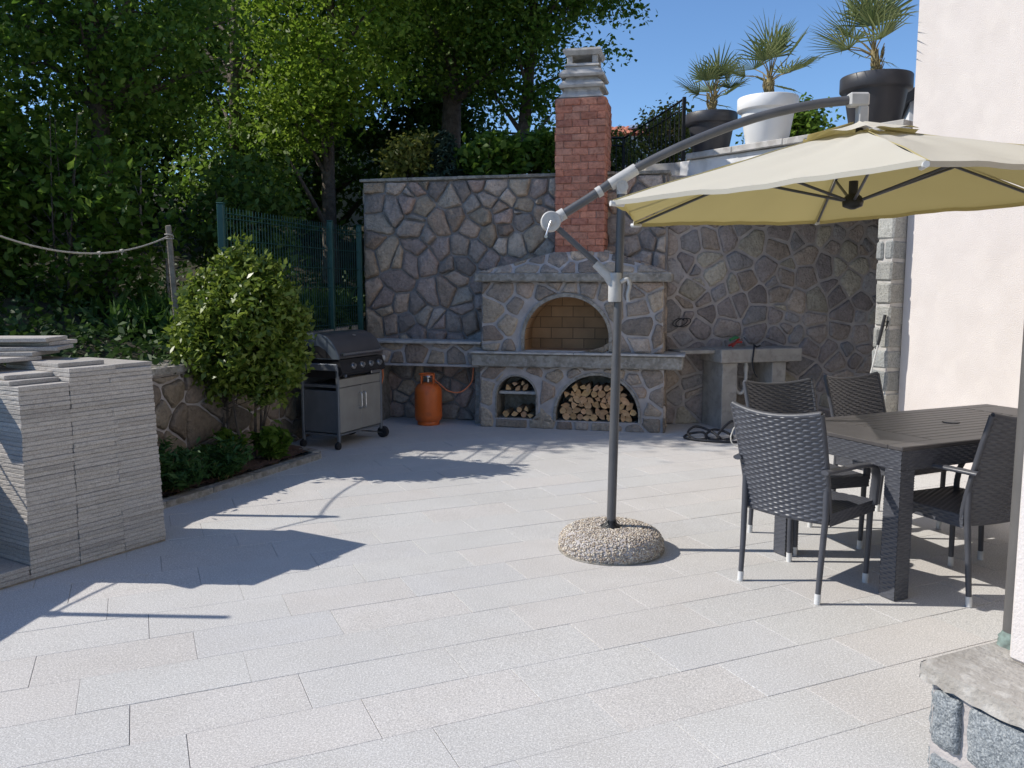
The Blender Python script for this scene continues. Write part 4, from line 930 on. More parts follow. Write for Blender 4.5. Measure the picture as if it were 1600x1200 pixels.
mb = MB(); mb.box((.032, .006, .575), (W_ - .034, .02, .655), 0, .004); mb.build('front_panel', M['grillfront'], gr)
for k, (x0, x1) in enumerate(((.032, .367), (.371, W_ - .034))):
    mb = MB(); mb.box((x0, .004, .15), (x1, .018, .57), 0, .004); dr = mb.build('door', M['grillfront'], gr)
    hx = .335 if k == 0 else .403; m2 = MB(); m2.tube(catmull([(hx, .004, .35), (hx, -.028, .36), (hx, -.03, .43), (hx, -.028, .49), (hx, .004, .50)], 5), .0085, 8); m2.build('handle', M['chrome'], dr)
for y in (.006, D_g - .04):
    mb = MB(); cx_ = W_ - .015; mb.tube([(cx_ - .0, y, .055), (cx_ + .045, y, .055)], .056, 24); wh = mb.build('wheel', M['rubber'], gr)
    m2 = MB(); m2.tube([(cx_ + .0455, y, .055), (cx_ + .05, y, .055)], .03, 16); m2.build('wheel_hub', M['grillgrey'], wh)
mb = MB(); mb.tube([(W_ - .02, .0, .055), (W_ - .02, D_g, .055)], .007, 8); mb.build('axle', M['chrome'], gr)
for y in (.014, D_g - .016):
    mb = MB(); mb.tube([(.002, y - .02 + .006, .032), (.002, y + .02, .032)], .032, 16); mb.box((-.006, y - .012, .03), (.026, y + .012, .075), 0, .003); mb.build('caster', M['rubber'], gr)
mb = MB(); mb.box((-.028, -.005, .735), (.0, D_g, .80), 0, .008); mb.build('side_rail', M['grillgrey'], gr)
mb = MB(); mb.box((W_ + .0, -.005, .745), (W_ + .02, D_g, .80), 0, .006); mb.build('side_rail', M['grillgrey'], gr)
mb = MB(); vs = []; x0, x1 = .008, W_ - .008                      # slanted control panel
pp = [(-.045, .715), (-.035, .70), (.03, .665), (.06, .665), (.06, .835), (-.005, .835)]
n_ = len(pp); mb.add([(x0, y, z) for y, z in pp] + [(x1, y, z) for y, z in pp], [list(range(n_))[::-1], list(range(n_, 2 * n_))] + [[i, (i + 1) % n_, n_ + (i + 1) % n_, n_ + i] for i in range(n_)]); mb.box((.02, .06, .66), (W_ - .02, D_g - .01, .83), 0, .004)
cp = mb.build('control_panel', M['black'], gr)
for k in range(4):
    x = .20 + k * .145; c_ = Vector((x, -.028, .768)); nn = Vector((0, -.95, .31)); mb = MB(); mb.tube([c_, c_ + nn * .012], .031, 18); mb.tube([c_ + nn * .012, c_ + nn * .034], [.019, .016], 14); mb.build('knob', M['chrome'], cp)
mb = MB(); mb.tube([(.06, -.03, .69), (.06, -.05, .685)], .014, 12); mb.build('igniter', M['chrome'], cp); mb = MB(); mb.box((.5, -.034, .672), (.66, -.02, .70), 0, .003); mb.build('rating_plate', M['chrome'], cp)
prof_ = [(.425, .84), (.425, 1.01), (.405, 1.055), (.36, 1.075), (.27, 1.08), (.19, 1.072), (.12, 1.045), (.06, .998), (.02, .94), (-.012, .875), (-.018, .845)]
mb = MB(); n_ = len(prof_); xa, xb = .012, W_ - .012
vs = [(xa, y, z) for y, z in prof_] + [(xb, y, z) for y, z in prof_]; mb.add(vs, [[i, i + 1, n_ + i + 1, n_ + i] for i in range(n_ - 1)], 0, True)
hd = mb.build('hood', M['grillhood'], gr)
for (xq, sg_) in ((xa, -1), (xb, 1)):
    mb = MB(); e = .016; vs = [(xq - sg_ * .01, y, z) for y, z in prof_] + [(xq + sg_ * e, y + (.004 if y < .2 else -.003), z - .003) for y, z in prof_]
    mb.add(vs, [list(range(n_)), list(range(n_, 2 * n_))] + [[i, (i + 1) % n_, n_ + (i + 1) % n_, n_ + i] for i in range(n_)], 0)
    he = mb.build('hood_end', M['grillblue'], hd)
    mb = MB(); tr__ = [(.385, .848), (.37, .925), (.32, .96), (.20, .96), (.13, .925), (.06, .848)]; mb.add([(xq + sg_ * (e + .002), y, z) for y, z in tr__], [list(range(6))]); mb.build('vent_opening', M['black'], he)
mb = MB(); mb.tube([(.03, -.035, .885), (W_ - .03, -.035, .885)], .012, 12)
for x in (.06, W_ - .06): mb.tube([(x, -.01, .89), (x, -.036, .885)], .009, 8)
mb.build('hood_handle', M['chrome'], hd)
mb = MB(); c_ = Vector((.40, .095, 1.036)); tn = Vector((0, .83, .55)); mb.add([c_ + Vector((1, 0, 0)) * .028 * math.cos(a) + tn * .013 * math.sin(a) + Vector((0, -.006, .010)) for a in np.linspace(0, 6.283, 21)[:-1]], [list(range(20))]); mb.build('badge', M['chrome'], hd)
mb = MB(); mb.tube([(W_ + .02, .02, .80), (W_ + .045, .0, .80)], .028, 16); mb.build('side_knob', M['greyplast'], gr)
def gl(x, y, z): a = R(65.8); return Vector((-1.60 + x * math.cos(a) - y * math.sin(a), 7.66 + x * math.sin(a) + y * math.cos(a), z))
coil('gas_hose', 'orange gas hose hanging from the right side of the barbecue', [gl(.74, .10, .78), gl(.80, .06, .74), gl(.83, .05, .62), gl(.81, .07, .50), gl(.775, .12, .40)], .008, 'hose', 'hose')
gb = thing('gas_bottle', 'orange gas bottle standing on the floor below the stone shelf', 'gas bottle', (-.92, 9.14, 0))
mb = MB(); mb.lathe([(.11, .03), (.142, .055), (.15, .10), (.15, .36), (.142, .40), (.115, .44), (.07, .462), (.04, .468)], 32); mb.build('body', M['orange'], gb)
mb = MB(); mb.lathe([(.118, .0), (.122, .004), (.122, .05), (.112, .05)], 28); mb.build('foot_ring', M['orange'], gb)
mb = MB(); mb.tube([(.095 * math.cos(a), .095 * math.sin(a), .455 + .10 * (1 if i % 9 < 5 else 1)) for i, a in enumerate(np.linspace(.9, 5.4, 22))], .008, 8)
for a in (.9, 2.4, 3.9, 5.4): mb.tube([(.095 * math.cos(a), .095 * math.sin(a), .43), (.095 * math.cos(a), .095 * math.sin(a), .555)], .008, 8)
mb.build('collar', M['orange'], gb)
mb = MB(); mb.tube([(0, 0, .46), (0, 0, .52)], .018, 12); mb.tube([(0, 0, .51), (.05, -.04, .512)], .012, 10); mb.lathe([(.034, .52), (.036, .535), (.02, .55)], 16); mb.build('valve', M['chrome'], gb)
coil('gas_bottle_hose', 'thin orange hose sagging from the bottle valve towards the oven', [(-.865, 9.095, .512), (-.80, 9.05, .47), (-.70, 9.02, .39), (-.60, 9.03, .365), (-.52, 9.06, .39), (-.44, 9.09, .48), (-.42, 9.10, .63)], .0075, 'hose', 'hose')

# ================================================================= PALLET OF PAVERS
pa = Vector((-2.058, 4.854, 0)); pd = Vector((-.51, -.86, 0)).normalized(); pn = Vector((-pd.y, pd.x, 0))   # pd runs along the visible face, pn points away behind it
if pn.x > 0: pn = -pn
pang = math.atan2(pd.y, pd.x)
rpv = random.Random(14)
def paver_mesh(seed):
    r = random.Random(seed); mb = MB(); L, Wd, Tk = .60, .2645, .0231; ny = 14
    # long axis y, sawn top and bottom, rough split edges
    vs = []; F = []
    def ring(z, off, ins=0):
        P = []
        for (xa_, ya_, xb_, yb_, n) in ((0, 0, Wd, 0, 10), (Wd, 0, Wd, L, 16), (Wd, L, 0, L, 10), (0, L, 0, 0, 16)):
            for i in range(n):
                t = (i + (r.uniform(-.35, .35) if i else 0)) / n; P.append((xa_ + (xb_ - xa_) * t + r.uniform(-off, off), ya_ + (yb_ - ya_) * t + r.uniform(-off, off), z + r.uniform(-.0005, .0005)))
        return [(p[0] + (ins if p[0] < Wd / 2 else -ins), p[1] + (ins if p[1] < L / 2 else -ins), p[2]) for p in P]
    rs_ = [ring(.0002, .0006, .0028), ring(.0028, .0009), ring(.011, .0014), ring(.0200, .0009), ring(Tk - .0003, .0006, .0028)]; n = len(rs_[0])
    for q in rs_: vs += q
    F += [[a * n + i, a * n + (i + 1) % n, (a + 1) * n + (i + 1) % n, (a + 1) * n + i] for a in range(4) for i in range(n)]; F += [list(range(n))[::-1], [4 * n + i for i in range(n)]]
    v = r.uniform(.85, 1.1); mb.add(vs, F, 0, False, (v, v * .995, v * .985)); return mb.mesh('granite_paver', M['splitgranite'])
M['splitgranite'] = pm('split_granite', (.385, .352, .315), (.46, .425, .385), 9, .85, .3, 160, tint=True, spec=.25, speck=[((.26, .24, .22), 90, .45), ((.22, .21, .20), 170, .5), ((.60, .58, .54), 200, .4)], bdist=.006, rnd=True)
PM = [paver_mesh(k) for k in range(14)]
def paver(pos, rz, tilt, label, group):
    o = bpy.data.objects.new('granite_paver', PM[rpv.randrange(14)]); C.objects.link(o); o.location = pos; o.rotation_euler = (tilt[0], tilt[1], rz); return tag(o, label, 'paving slab', group)
# columns along the face; local x of a paver runs along pd, local y away from the face
base_rz = pang
flip = pn.dot(Vector((-math.sin(pang), math.cos(pang), 0))) < 0
def pplace(s, q, z, jx=0, jy=0, rz=0, tilt=(0, 0), label='', group=None):
    # paver corner at distance s along the face and q behind it
    if flip:  # put the long axis behind the face: rotate by pang+pi and shift
        p = pa + pd * (s + .2645 + jx) + pn * (q + jy); return paver((p.x, p.y, z), pang + math.pi + rz, tilt, label, group)
    p = pa + pd * (s + jx) + pn * (q + jy); return paver((p.x, p.y, z), pang + rz, tilt, label, group)
GRP = 'granite pavers stacked on the ground'
z0_ = .012
for col, (s0, nl) in enumerate(((.004, 44), (.272, 45), (.540, 42))):
    for k in range(nl):
        lean = .0009 * k if col == 0 else 0
        step = -.0 if not (col == 0 and k in (41, 43)) else 0
        pplace(s0 + lean * 1.0 + rpv.uniform(-.002, .002), rpv.uniform(-.0045, .0045), z0_ + k * .0236 + (.0 if k % 7 else rpv.uniform(-.0006, .0)), label='rough grey granite paver pressed between others in the tall stack', group=GRP)
for k in range(3): pplace(.81 + rpv.uniform(-.004, .004), rpv.uniform(-.006, .006), z0_ + k * .0236, label='granite paver in the low step at the near foot of the stack', group='pavers in the low step of the stack')
for k in range(3): pplace(1.08 + rpv.uniform(-.004, .004), rpv.uniform(-.006, .006), z0_ + k * .0236, label='granite paver in the low step at the near foot of the stack', group='pavers in the low step of the stack')
zt3 = z0_ + 42 * .0236; zt2 = z0_ + 45 * .0236; zt1 = z0_ + 44 * .0236
pplace(.54, .08, zt3, rz=.03, label='paver lying askew on the nearest column, lower of two', group=None)
pplace(.52, .16, zt3 + .0236, rz=-.05, label='paver lying askew on the nearest column, upper of two', group=None)
pplace(.02, .02, zt1, rz=.02, label='single loose paver capping the far end of the stack', group=None)
pplace(.27, .10, zt2, rz=.0, label='paver on the middle column just below the crossed pile', group=None)
def cross(s, q, z, rz, lab):
    p = pa + pd * s + pn * q; paver((p.x, p.y, z), rz, (0, 0), lab, None)
cross(.46, .38, zt2 + .0245, pang + 1.571 + .06 + math.pi, 'bottom paver of the crossed pile on top of the stack')
cross(.52, .36, zt2 + .0490, R(180 - 92), 'second paver of the crossed pile, sticking out to the left')
cross(.40, .32, zt2 + .0735, R(180 - 80), 'third paver from the ground up in the crossed pile')
cross(.40, .40, zt2 + .0980, R(180 - 95), 'small gap paver under the topmost one in the crossed pile')
cross(.44, .36, zt2 + .1225, R(180 - 86), 'topmost paver of the crossed pile on the stack')
plt = thing('pallet', 'flat timber pallet just showing under the stack of pavers', 'pallet', (0, 0, 0)); 
mb = MB()
for (q0, q1) in ((.01, .10), (.26, .35), (.5, .59)):
    c = [pa + pd * .0 + pn * q0, pa + pd * 1.34 + pn * q0, pa + pd * 1.34 + pn * q1, pa + pn * q1]; mb.prism([(p.x, p.y) for p in c], .0, .0115)
mb.build('board', M['wood'], plt)
for k in range(3): pplace(.01 + .27 * k, .63, z0_, label='paver low in the hidden rear row of the stack', group='pavers in the rear row')

# ================================================================= FENCES, POSTS AND ROPE
gf = thing('mesh_fence', 'dark green welded mesh fence between round bush and stone wall', 'fence', (-2.43, 7.12, 0))
FP = [(-2.43, 7.12, .93), (-1.93, 9.02, .98), (-1.735, 9.64, 1.0)]; ZT = 2.19
for i, (x, y, zb_) in enumerate(FP):
    mb = MB(); mb.box((x + 2.43 - .028, y - 7.12 - .028, zb_), (x + 2.43 + .028, y - 7.12 + .028, ZT), 0, .006); mb.box((x + 2.43 - .031, y - 7.12 - .031, ZT + .0005), (x + 2.43 + .031, y - 7.12 + .031, ZT + .012), 0, .004); mb.build('post', M['fencegreen'], gf)
for i in range(2):
    p, q = Vector((FP[i][0] + 2.43, FP[i][1] - 7.12, 0)), Vector((FP[i + 1][0] + 2.43, FP[i + 1][1] - 7.12, 0)); L = (q - p).length; t = (q - p) / L; nn = Vector((-t.y, t.x, 0)); mb = MB(); k = .03
    while k < L - .02:
        a = p + t * k; mb.tube([a + Vector((0, 0, 1.05)), a + Vector((0, 0, ZT - .02))], .0032, 5, cap=False); k += .05
    for z in (1.10, 1.30, 1.50, 1.70, 1.90, 2.08, 2.12):
        for s in (-1, 1): mb.tube([p + nn * .006 * s + Vector((0, 0, z)), q + nn * .006 * s + Vector((0, 0, z))], .0036, 5, cap=False)
    mb.build('mesh_panel', M['fencegreen'], gf)
rpst = random.Random(6); POSTS = [(-2.96, 7.45, .92, 2.04, .045), (-3.40, 5.49, .80, 1.99, .045), (-3.56, 3.80, .78, 2.0, .04)]
LB = ['weathered square wooden post behind the bush, holding the rope', 'wooden rope post on the bank beyond the left picture edge, its shadow crossing the patio', 'wooden rope post nearest the camera, its shadow across the front paving']
for (x, y, zb_, zt__, wd), lb in zip(POSTS, LB):
    o = None; mb = MB(); mb.box((-wd * .5, -wd * .5, -.15), (wd * .5, wd * .5, zt__ - zb_), 0, .006, jit=.004); o = mb.build('wooden_post', M['wood']); o.location = (x, y, zb_); o.rotation_euler = (R(-1), R(-2.5), .3); tag(o, lb, 'post')
def sag(p, q, d, n=24): return [Vector(p) * (1 - t) + Vector(q) * t - Vector((0, 0, d * 4 * t * (1 - t))) for t in np.linspace(0, 1, n)]
PTS = [(x - (zt__ - zb_) * .04, y - .03, zt__ - (.10 if y > 5 else .72)) for x, y, zb_, zt__, wd in POSTS]
mb = MB(); mb.tube(sag(PTS[0], PTS[1], .16), .007, 7); mb.tube(sag(PTS[1], PTS[2], .14), .007, 7)
for f in (.32, .46): c_ = sag(PTS[0], PTS[1], .16)[int(f * 23)]; mb.tube([c_ + Vector((-.012, 0, 0)), c_ + Vector((.012, 0, .004))], .014, 7); mb.tube([c_, c_ + Vector((.01, -.02, -.03))], .004, 5)
for (a, b, c_) in PTS: mb.tube([(a + .034 * math.cos(k * .6), b + .034 * math.sin(k * .6) + .03, c_ + .02 * math.sin(k * .25)) for k in range(24)], .006, 6)
tag(mb.build('rope', M['rope']), 'knotted pale rope sagging between wooden posts', 'rope')
fe = thing('iron_fence', 'black iron railing along the terrace behind the chimney', 'railing', (1.95, 9.8, 0))
IP = [(1.95, 9.8, 2.87, 3.62), (1.48, 11.4, 2.6, 3.46), (-.28, 10.75, 2.6, 3.42)]
for i, (x, y, zb_, zt__) in enumerate(IP):
    mb = MB(); mb.box((x - 1.95 - .02, y - 9.8 - .02, zb_ - .3), (x - 1.95 + .02, y - 9.8 + .02, zt__ + .02), 0, .004); mb.build('post', M['iron'], fe)
for i in range(2):
    p, q = Vector((IP[i][0] - 1.95, IP[i][1] - 9.8, 0)), Vector((IP[i + 1][0] - 1.95, IP[i + 1][1] - 9.8, 0)); L = (q - p).length; mb = MB()
    for dz in (0, -.10): mb.tube([p + Vector((0, 0, IP[i][3] + dz)), q + Vector((0, 0, IP[i + 1][3] + dz))], .014 if dz == 0 else .009, 6)
    mb.tube([p + Vector((0, 0, IP[i][2] + .06)), q + Vector((0, 0, IP[i + 1][2] + .06))], .010, 6)
    n_ = int(L / .105)
    for k in range(1, n_):
        f = k / n_; a = p * (1 - f) + q * f; mb.tube([a + Vector((0, 0, IP[i][2] * (1 - f) + IP[i + 1][2] * f + .0)), a + Vector((0, 0, IP[i][3] * (1 - f) + IP[i + 1][3] * f))], .0065, 5, cap=False)
    mb.build('railing_panel', M['iron'], fe)

# ================================================================= POTTED PALMS
def pot(x, y, r, h, mat, lab):
    t = thing('flower_pot', lab, 'plant pot', (x, y, 2.934)); rr = r
    mb = MB(); mb.lathe([(rr * .66, 0), (rr * .69, .012), (rr * .86, h * .69), (rr * .865, h * .705), (rr * .985, h * .725), (rr * 1.0, h * .74), (rr * 1.0, h * .985), (rr * .985, h), (rr * .93, h), (rr * .92, h * .9)], 48); mb.build('body', M[mat], t)
    mb = MB(); mb.lathe([(rr * .93, h * .90), (rr * .5, h * .93), (.02, h * .94)], 24, wob=.02); mb.build('soil', M['potsoil'], t); return t
def palm(x, y, z, ht, n, seed, lab, sc_=1.0, lean=(0, 0), keep=False):
    r = random.Random(seed); t = thing('fan_palm', lab, 'palm', (x, y, z)); st = MB(); fr = MB()
    st.tube([(0, 0, -.04), (lean[0] * .3, lean[1] * .3, ht * .18), (lean[0], lean[1], ht * .36)], [.045 * sc_, .04 * sc_, .03 * sc_], 9)
    for k in range(60):                                     # fibrous leaf bases
        a = r.uniform(0, 6.28); zz = r.uniform(0, ht * .33); st.tube([(.035 * math.cos(a), .035 * math.sin(a), zz), (.06 * math.cos(a), .06 * math.sin(a), zz + .07)], [.007, .003], 4, cap=False)
    for k in range(n):
        az = k * 2.4 + r.uniform(-.3, .3); el = R(86 - 72 * (k / (n - 1)) ** 1.1 + r.uniform(-7, 7)); pl = ht * r.uniform(.30, .46)
        if keep and math.cos(az) > .1 and math.sin(az) < .55: az = math.pi - az
        o = Vector((lean[0], lean[1], ht * .34 - .06 * ht * k / n)); d = Vector((math.cos(az) * math.cos(el), math.sin(az) * math.cos(el), math.sin(el)))
        tip = o + d * pl - Vector((0, 0, .05 * math.cos(el))); st.tube([o, (o + tip) / 2 + Vector((0, 0, .02)), tip], [.008 * sc_, .006 * sc_, .005 * sc_], 5, cap=False)
        sd_ = Vector((-math.sin(az), math.cos(az), 0)); up_ = d.cross(sd_) * -1; nb = 15; L = ht * r.uniform(.44, .60) * sc_
        tw = r.uniform(-.5, .5)
        for j in range(nb):
            a = R(-78 + 156 * j / (nb - 1)) ; ll = L * (.72 + .28 * math.cos(a * .75)) * r.uniform(.88, 1.08)
            v = (d * math.cos(a) + (sd_ * math.cos(tw) + up_ * math.sin(tw)) * math.sin(a)).normalized(); v = (v + up_ * .12 * abs(math.sin(a)) * -1).normalized()
            wv_ = (v.cross(up_)).normalized(); w0 = .0095 * sc_
            p1, p2, p3 = tip + v * ll * .35, tip + v * ll * .72 - Vector((0, 0, .01 * ll)), tip + v * ll - Vector((0, 0, .09 * ll * r.uniform(-.2, 2.0)))
            fr.add([tip - wv_ * w0 * .3, p1 - wv_ * w0, p2 - wv_ * w0 * .7, p3, p2 + wv_ * w0 * .7, p1 + wv_ * w0, tip + wv_ * w0 * .3, p1 + up_ * .006, p2 + up_ * .004], [[0, 1, 7], [1, 2, 8, 7], [2, 3, 8], [8, 3, 4], [7, 8, 4, 5], [0, 7, 5, 6]], 0)
    st.build('stem', M['palmstem'], t); fr.build('fronds', M['leaf_palm'], t); return t
M['palmstem'] = pm('palm_stem', (.20, .15, .07), (.34, .28, .13), 30, .8, .5, 80)
pot(2.13, 9.22, .272, .40, 'blackpot', 'matt black flower pot, farthest left on the terrace edge')
pot(2.58, 8.72, .300, .455, 'whitepot', 'white flower pot on the terrace edge between two black ones')
pot(3.30, 7.86, .310, .455, 'blackpot', 'large black flower pot on the terrace edge, touching the house wall')
palm(2.13, 9.22, 2.934 + .37, .60, 12, 3, 'yellowish fan palm in the leftmost black pot', 1.0, (.02, 0))
palm(2.58, 8.72, 2.934 + .42, .70, 12, 8, 'tall green fan palm growing in the white pot', 1.0, (.02, .02))
palm(3.30, 7.86, 2.934 + .42, .76, 13, 15, 'fan palm in the black pot beside the house wall', 1.0, (-.03, .0), True)

# ================================================================= BUSH AND BED PLANTS
tree('round_bush', 'glossy light green bush with bare lower stems at the kerb', 'bush', (-2.27, 6.92, .03),
     [(0, 0, 1.10, .47, .42, .46), (-.18, 0, .88, .36, .34, .32), (.14, 0, 1.42, .30, .28, .28), (.34, 0, 1.02, .24, .28, .34), (.25, 0, .78, .26, .26, .24),
      (-.05, 0, 1.64, .10, .10, .17), (.08, .0, 1.72, .06, .06, .15), (.16, 0, 1.66, .05, .05, .15), (.30, 0, 1.58, .06, .06, .16), (.38, 0, 1.46, .06, .06, .13), (-.36, 0, 1.36, .08, .08, .15), (-.27, 0, 1.48, .06, .06, .14), (-.16, 0, 1.56, .06, .06, .14), (.48, 0, 1.22, .08, .08, .12), (-.47, 0, 1.1, .07, .07, .12)],
     780, 27, .048, .046, 'leaf_bush', 5, tr=.016, top=1.35, nbr=60, flat=1.0, shell=.70, droop=-.5, stems=6, asp=2.0)
rngh = np.random.default_rng(9)
def herb(name, lab, cat, x, y, z, r, h, n, leaf, mat, asp=3.5, group=None):
    t = thing(name, lab, cat, (x, y, z), 0, group); st = MB(); P = []
    for k in range(max(6, n // 45)):
        a = rngh.uniform(0, 6.28); rr = r * rngh.uniform(.1, 1) ** .7; tip = Vector((rr * math.cos(a), rr * math.sin(a), h * rngh.uniform(.5, 1) * (1 - .4 * rr / r))); st.tube([(tip.x * .2, tip.y * .2, -.02), tip * .6 + Vector((0, 0, .03)), tip], [.004, .003, .0015], 4, cap=False)
        for q in range(45): f = rngh.uniform(.25, 1.05); P.append((tip.x * f + rngh.normal() * .025, tip.y * f + rngh.normal() * .025, max(.01, tip.z * f + rngh.normal() * .02)))
    st.build('stems', M['palmstem'], t); leafmesh('leaves', P, leaf, M[mat], t, rngh, asp=asp, up=.3); return t
herb('feathery_plant', 'soft feathery green plant spilling over the kerb beside the stack', 'bed plant', -2.50, 5.95, .03, .34, .42, 2600, .042, 'leaf_herb')
herb('feathery_plant', 'soft feathery green plant under the bush, away from the stack', 'bed plant', -2.25, 6.35, .03, .28, .34, 2000, .042, 'leaf_herb')
herb('leafy_plant', 'taller broad leaved young plant at the foot of the bush stems', 'bed plant', -2.02, 7.0, .03, .16, .50, 420, .075, 'leaf_mid', 2.2)
herb('leafy_plant', 'small low plant near the wall end of the bed', 'bed plant', -2.35, 6.75, .04, .2, .36, 500, .06, 'leaf_mid', 2.2)
# ground cover on the slope: nobody could count it
Pg = []
for k in range(26000):
    u = .13 + rng0.random() * .65; v = rng0.random() ** .75 * .62; x, y, z = slopef(u, v); Pg.append((x + rng0.normal() * .03, y + rng0.normal() * .03, z + abs(rng0.normal()) * .10))
tag(leafmesh('undergrowth', Pg, .055, M['leaf_ground'], None, rng0, up=.2), kind='stuff')
Pg = []
for k in range(5200):
    y = rng0.uniform(7.4, 10.2); d = abs(rng0.normal()) * .5 + .06
    for j in range(len(SP) - 1):
        if SP[j][1] <= y <= SP[j + 1][1]: f = (y - SP[j][1]) / (SP[j + 1][1] - SP[j][1]); bx, bz = SP[j][0] * (1 - f) + SP[j + 1][0] * f, SP[j][2] * (1 - f) + SP[j + 1][2] * f
    Pg.append((bx - .1 - d, y, bz + .13 * d + rng0.uniform(.0, .22)))
tag(leafmesh('long_grass', Pg, .15, M['leaf_grass'], None, rng0, up=.0, asp=7, droop=-2.5), kind='stuff')
rsap = random.Random(4)
for (x, y, zb_, h, lb) in ((-4.05, 8.6, 1.2, 1.35, 'thin bare stem in the dark undergrowth, farthest left of three'), (-3.95, 9.0, 1.2, 1.55, 'thin pale bare stem in the undergrowth, middle of three'), (-3.45, 8.4, 1.1, 1.0, 'thin bare stem in the undergrowth nearest the rope post')):
    mb = MB(); mb.tube([(0, 0, -.1), (.03, 0, h * .4), (.02, .02, h * .75), (.06, 0, h)], [.022, .018, .013, .006], 7)
    for k in range(4): z_ = h * (.35 + .15 * k); mb.tube([(.025, 0, z_), (.025 + rsap.uniform(-.18, .18), rsap.uniform(-.1, .1), z_ + .2)], [.006, .002], 5, cap=False)
    o = mb.build('bare_stem', M['log_stem'] if 'log_stem' in M else M['wood']); o.location = (x, y, zb_); tag(o, lb, 'sapling')

# ================================================================= TREES AND SHRUBS BEHIND
def atree(name, lab, loc, ells, *a, **k): return tree(name, lab, k.pop('cat', 'tree'), loc, [(e[0] - loc[0], e[1] - loc[1], e[2] - loc[2], *e[3:]) for e in ells], *a, **k)
atree('broadleaf_tree', 'dense dark tree on the bank, second from the left edge', (-4.5, 9.3, 1.3), [(-4.4, 9.25, 5.6, 1.7, 1.0, 2.4), (-4.8, 9.4, 3.5, 1.4, 1.1, 1.0), (-3.9, 9.4, 4.2, 1.2, 1.0, 1.0)], 370, 56, .19, .062, 'leaf_mid', 31, tr=.14, flat=.45, droop=.8)
atree('broadleaf_tree', 'tall dark tree at the left edge with low hanging branches', (-6.7, 9.3, 1.5), [(-6.6, 9.3, 5.4, 2.0, 1.1, 3.2), (-5.7, 8.5, 3.7, 1.2, .75, 1.0)], 270, 56, .20, .064, 'leaf_mid', 32, tr=.16, flat=.45, droop=.8)
atree('broadleaf_tree', 'big tree standing left of the picture, shading the back of the patio', (-9.2, 9.6, 1.8), [(-9.0, 9.3, 5.6, 2.1, 1.2, 3.2)], 230, 50, .22, .07, 'leaf_mid', 33, tr=.18, flat=.5)
atree('broadleaf_tree', 'dark tree in the gap left of the bright green one', (-3.6, 11.4, 1.6), [(-4.1, 13.0, 5.4, 1.5, .9, 2.4), (-3.6, 11.4, 3.1, .9, .8, .8)], 330, 54, .19, .064, 'leaf_mid', 34, tr=.13, flat=.5, droop=.6)
atree('broadleaf_tree', 'bright sunlit yellow-green tree above the green fence', (-2.35, 11.2, 1.6), [(-2.35, 11.0, 4.7, 1.15, 1.0, 1.3), (-2.6, 10.9, 3.7, .7, .7, .6), (-2.1, 11.1, 6.3, 1.2, 1.1, 1.3)], 380, 56, .17, .062, 'leaf_bright', 35, tr=.11, flat=.5, droop=.5)
atree('broadleaf_tree', 'tall dark trunked tree behind the stone wall, left of the chimney', (-.9, 12.8, 2.5), [(-.85, 12.6, 6.9, 1.7, 1.3, 2.2), (-1.15, 12.6, 5.1, 1.15, 1.0, .95), (-.1, 12.5, 5.2, .95, .8, .85)], 440, 56, .19, .066, 'leaf_mid', 36, tr=.20, flat=.5, droop=.5, top=4.6)
atree('broadleaf_tree', 'tree whose thin branches reach out over the chimney into the sky', (.05, 12.5, 2.5), [(.6, 12.4, 6.6, 1.3, 1.1, 1.6), (.10, 12.4, 4.75, .8, .7, .8), (1.3, 12.4, 5.7, .8, .6, .48), (1.28, 12.4, 4.65, .34, .3, .3), (.48, 12.4, 3.85, .3, .3, .4)], 310, 46, .16, .064, 'leaf_mid', 37, tr=.12, flat=.55, droop=.5, lean=(.35, 0))
for (x, y, r, s, lb) in ((-6.4, 14.6, 2.0, 41, 'dark tree deep in the wood, behind the left edge trees'), (-3.4, 15.4, 1.9, 42, 'dark tree deep in the wood behind the bright tree'), (-9.8, 14.4, 2.2, 43, 'dark tree deep in the wood, outermost on the left'), (-1.3, 15.2, 1.2, 44, 'dark tree behind the trunked tree left of the chimney')):
    atree('forest_tree', lb, (x, y, 2.3), [(x, y - .3, 6.4, r, r * .8, 3.2), (x, y - .3, 3.6, r * .9, r * .7, 1.2)], 420, 46, .26, .095, 'leaf_dark', s, tr=.18)
atree('low_shrub', 'loose dark shrub on the bank above the stack of pavers', (-4.3, 8.2, 1.15), [(-4.4, 8.35, 2.1, 1.1, .55, 1.0), (-5.2, 8.5, 2.6, .8, .5, 1.0)], 240, 34, .15, .075, 'leaf_mid', 51, tr=.016, stems=4, cat='shrub')
atree('low_shrub', 'dark shrub on the bank behind the bush and rope post', (-3.0, 9.3, 1.3), [(-2.95, 9.3, 2.2, .55, .5, .75)], 110, 32, .14, .07, 'leaf_dark', 52, tr=.025, stems=4, cat='shrub')
atree('low_shrub', 'dark shrub at the far left behind the paver stack', (-5.6, 7.95, 1.4), [(-5.6, 7.95, 2.3, .9, .5, .9)], 170, 34, .15, .075, 'leaf_mid', 53, tr=.016, stems=4, cat='shrub')
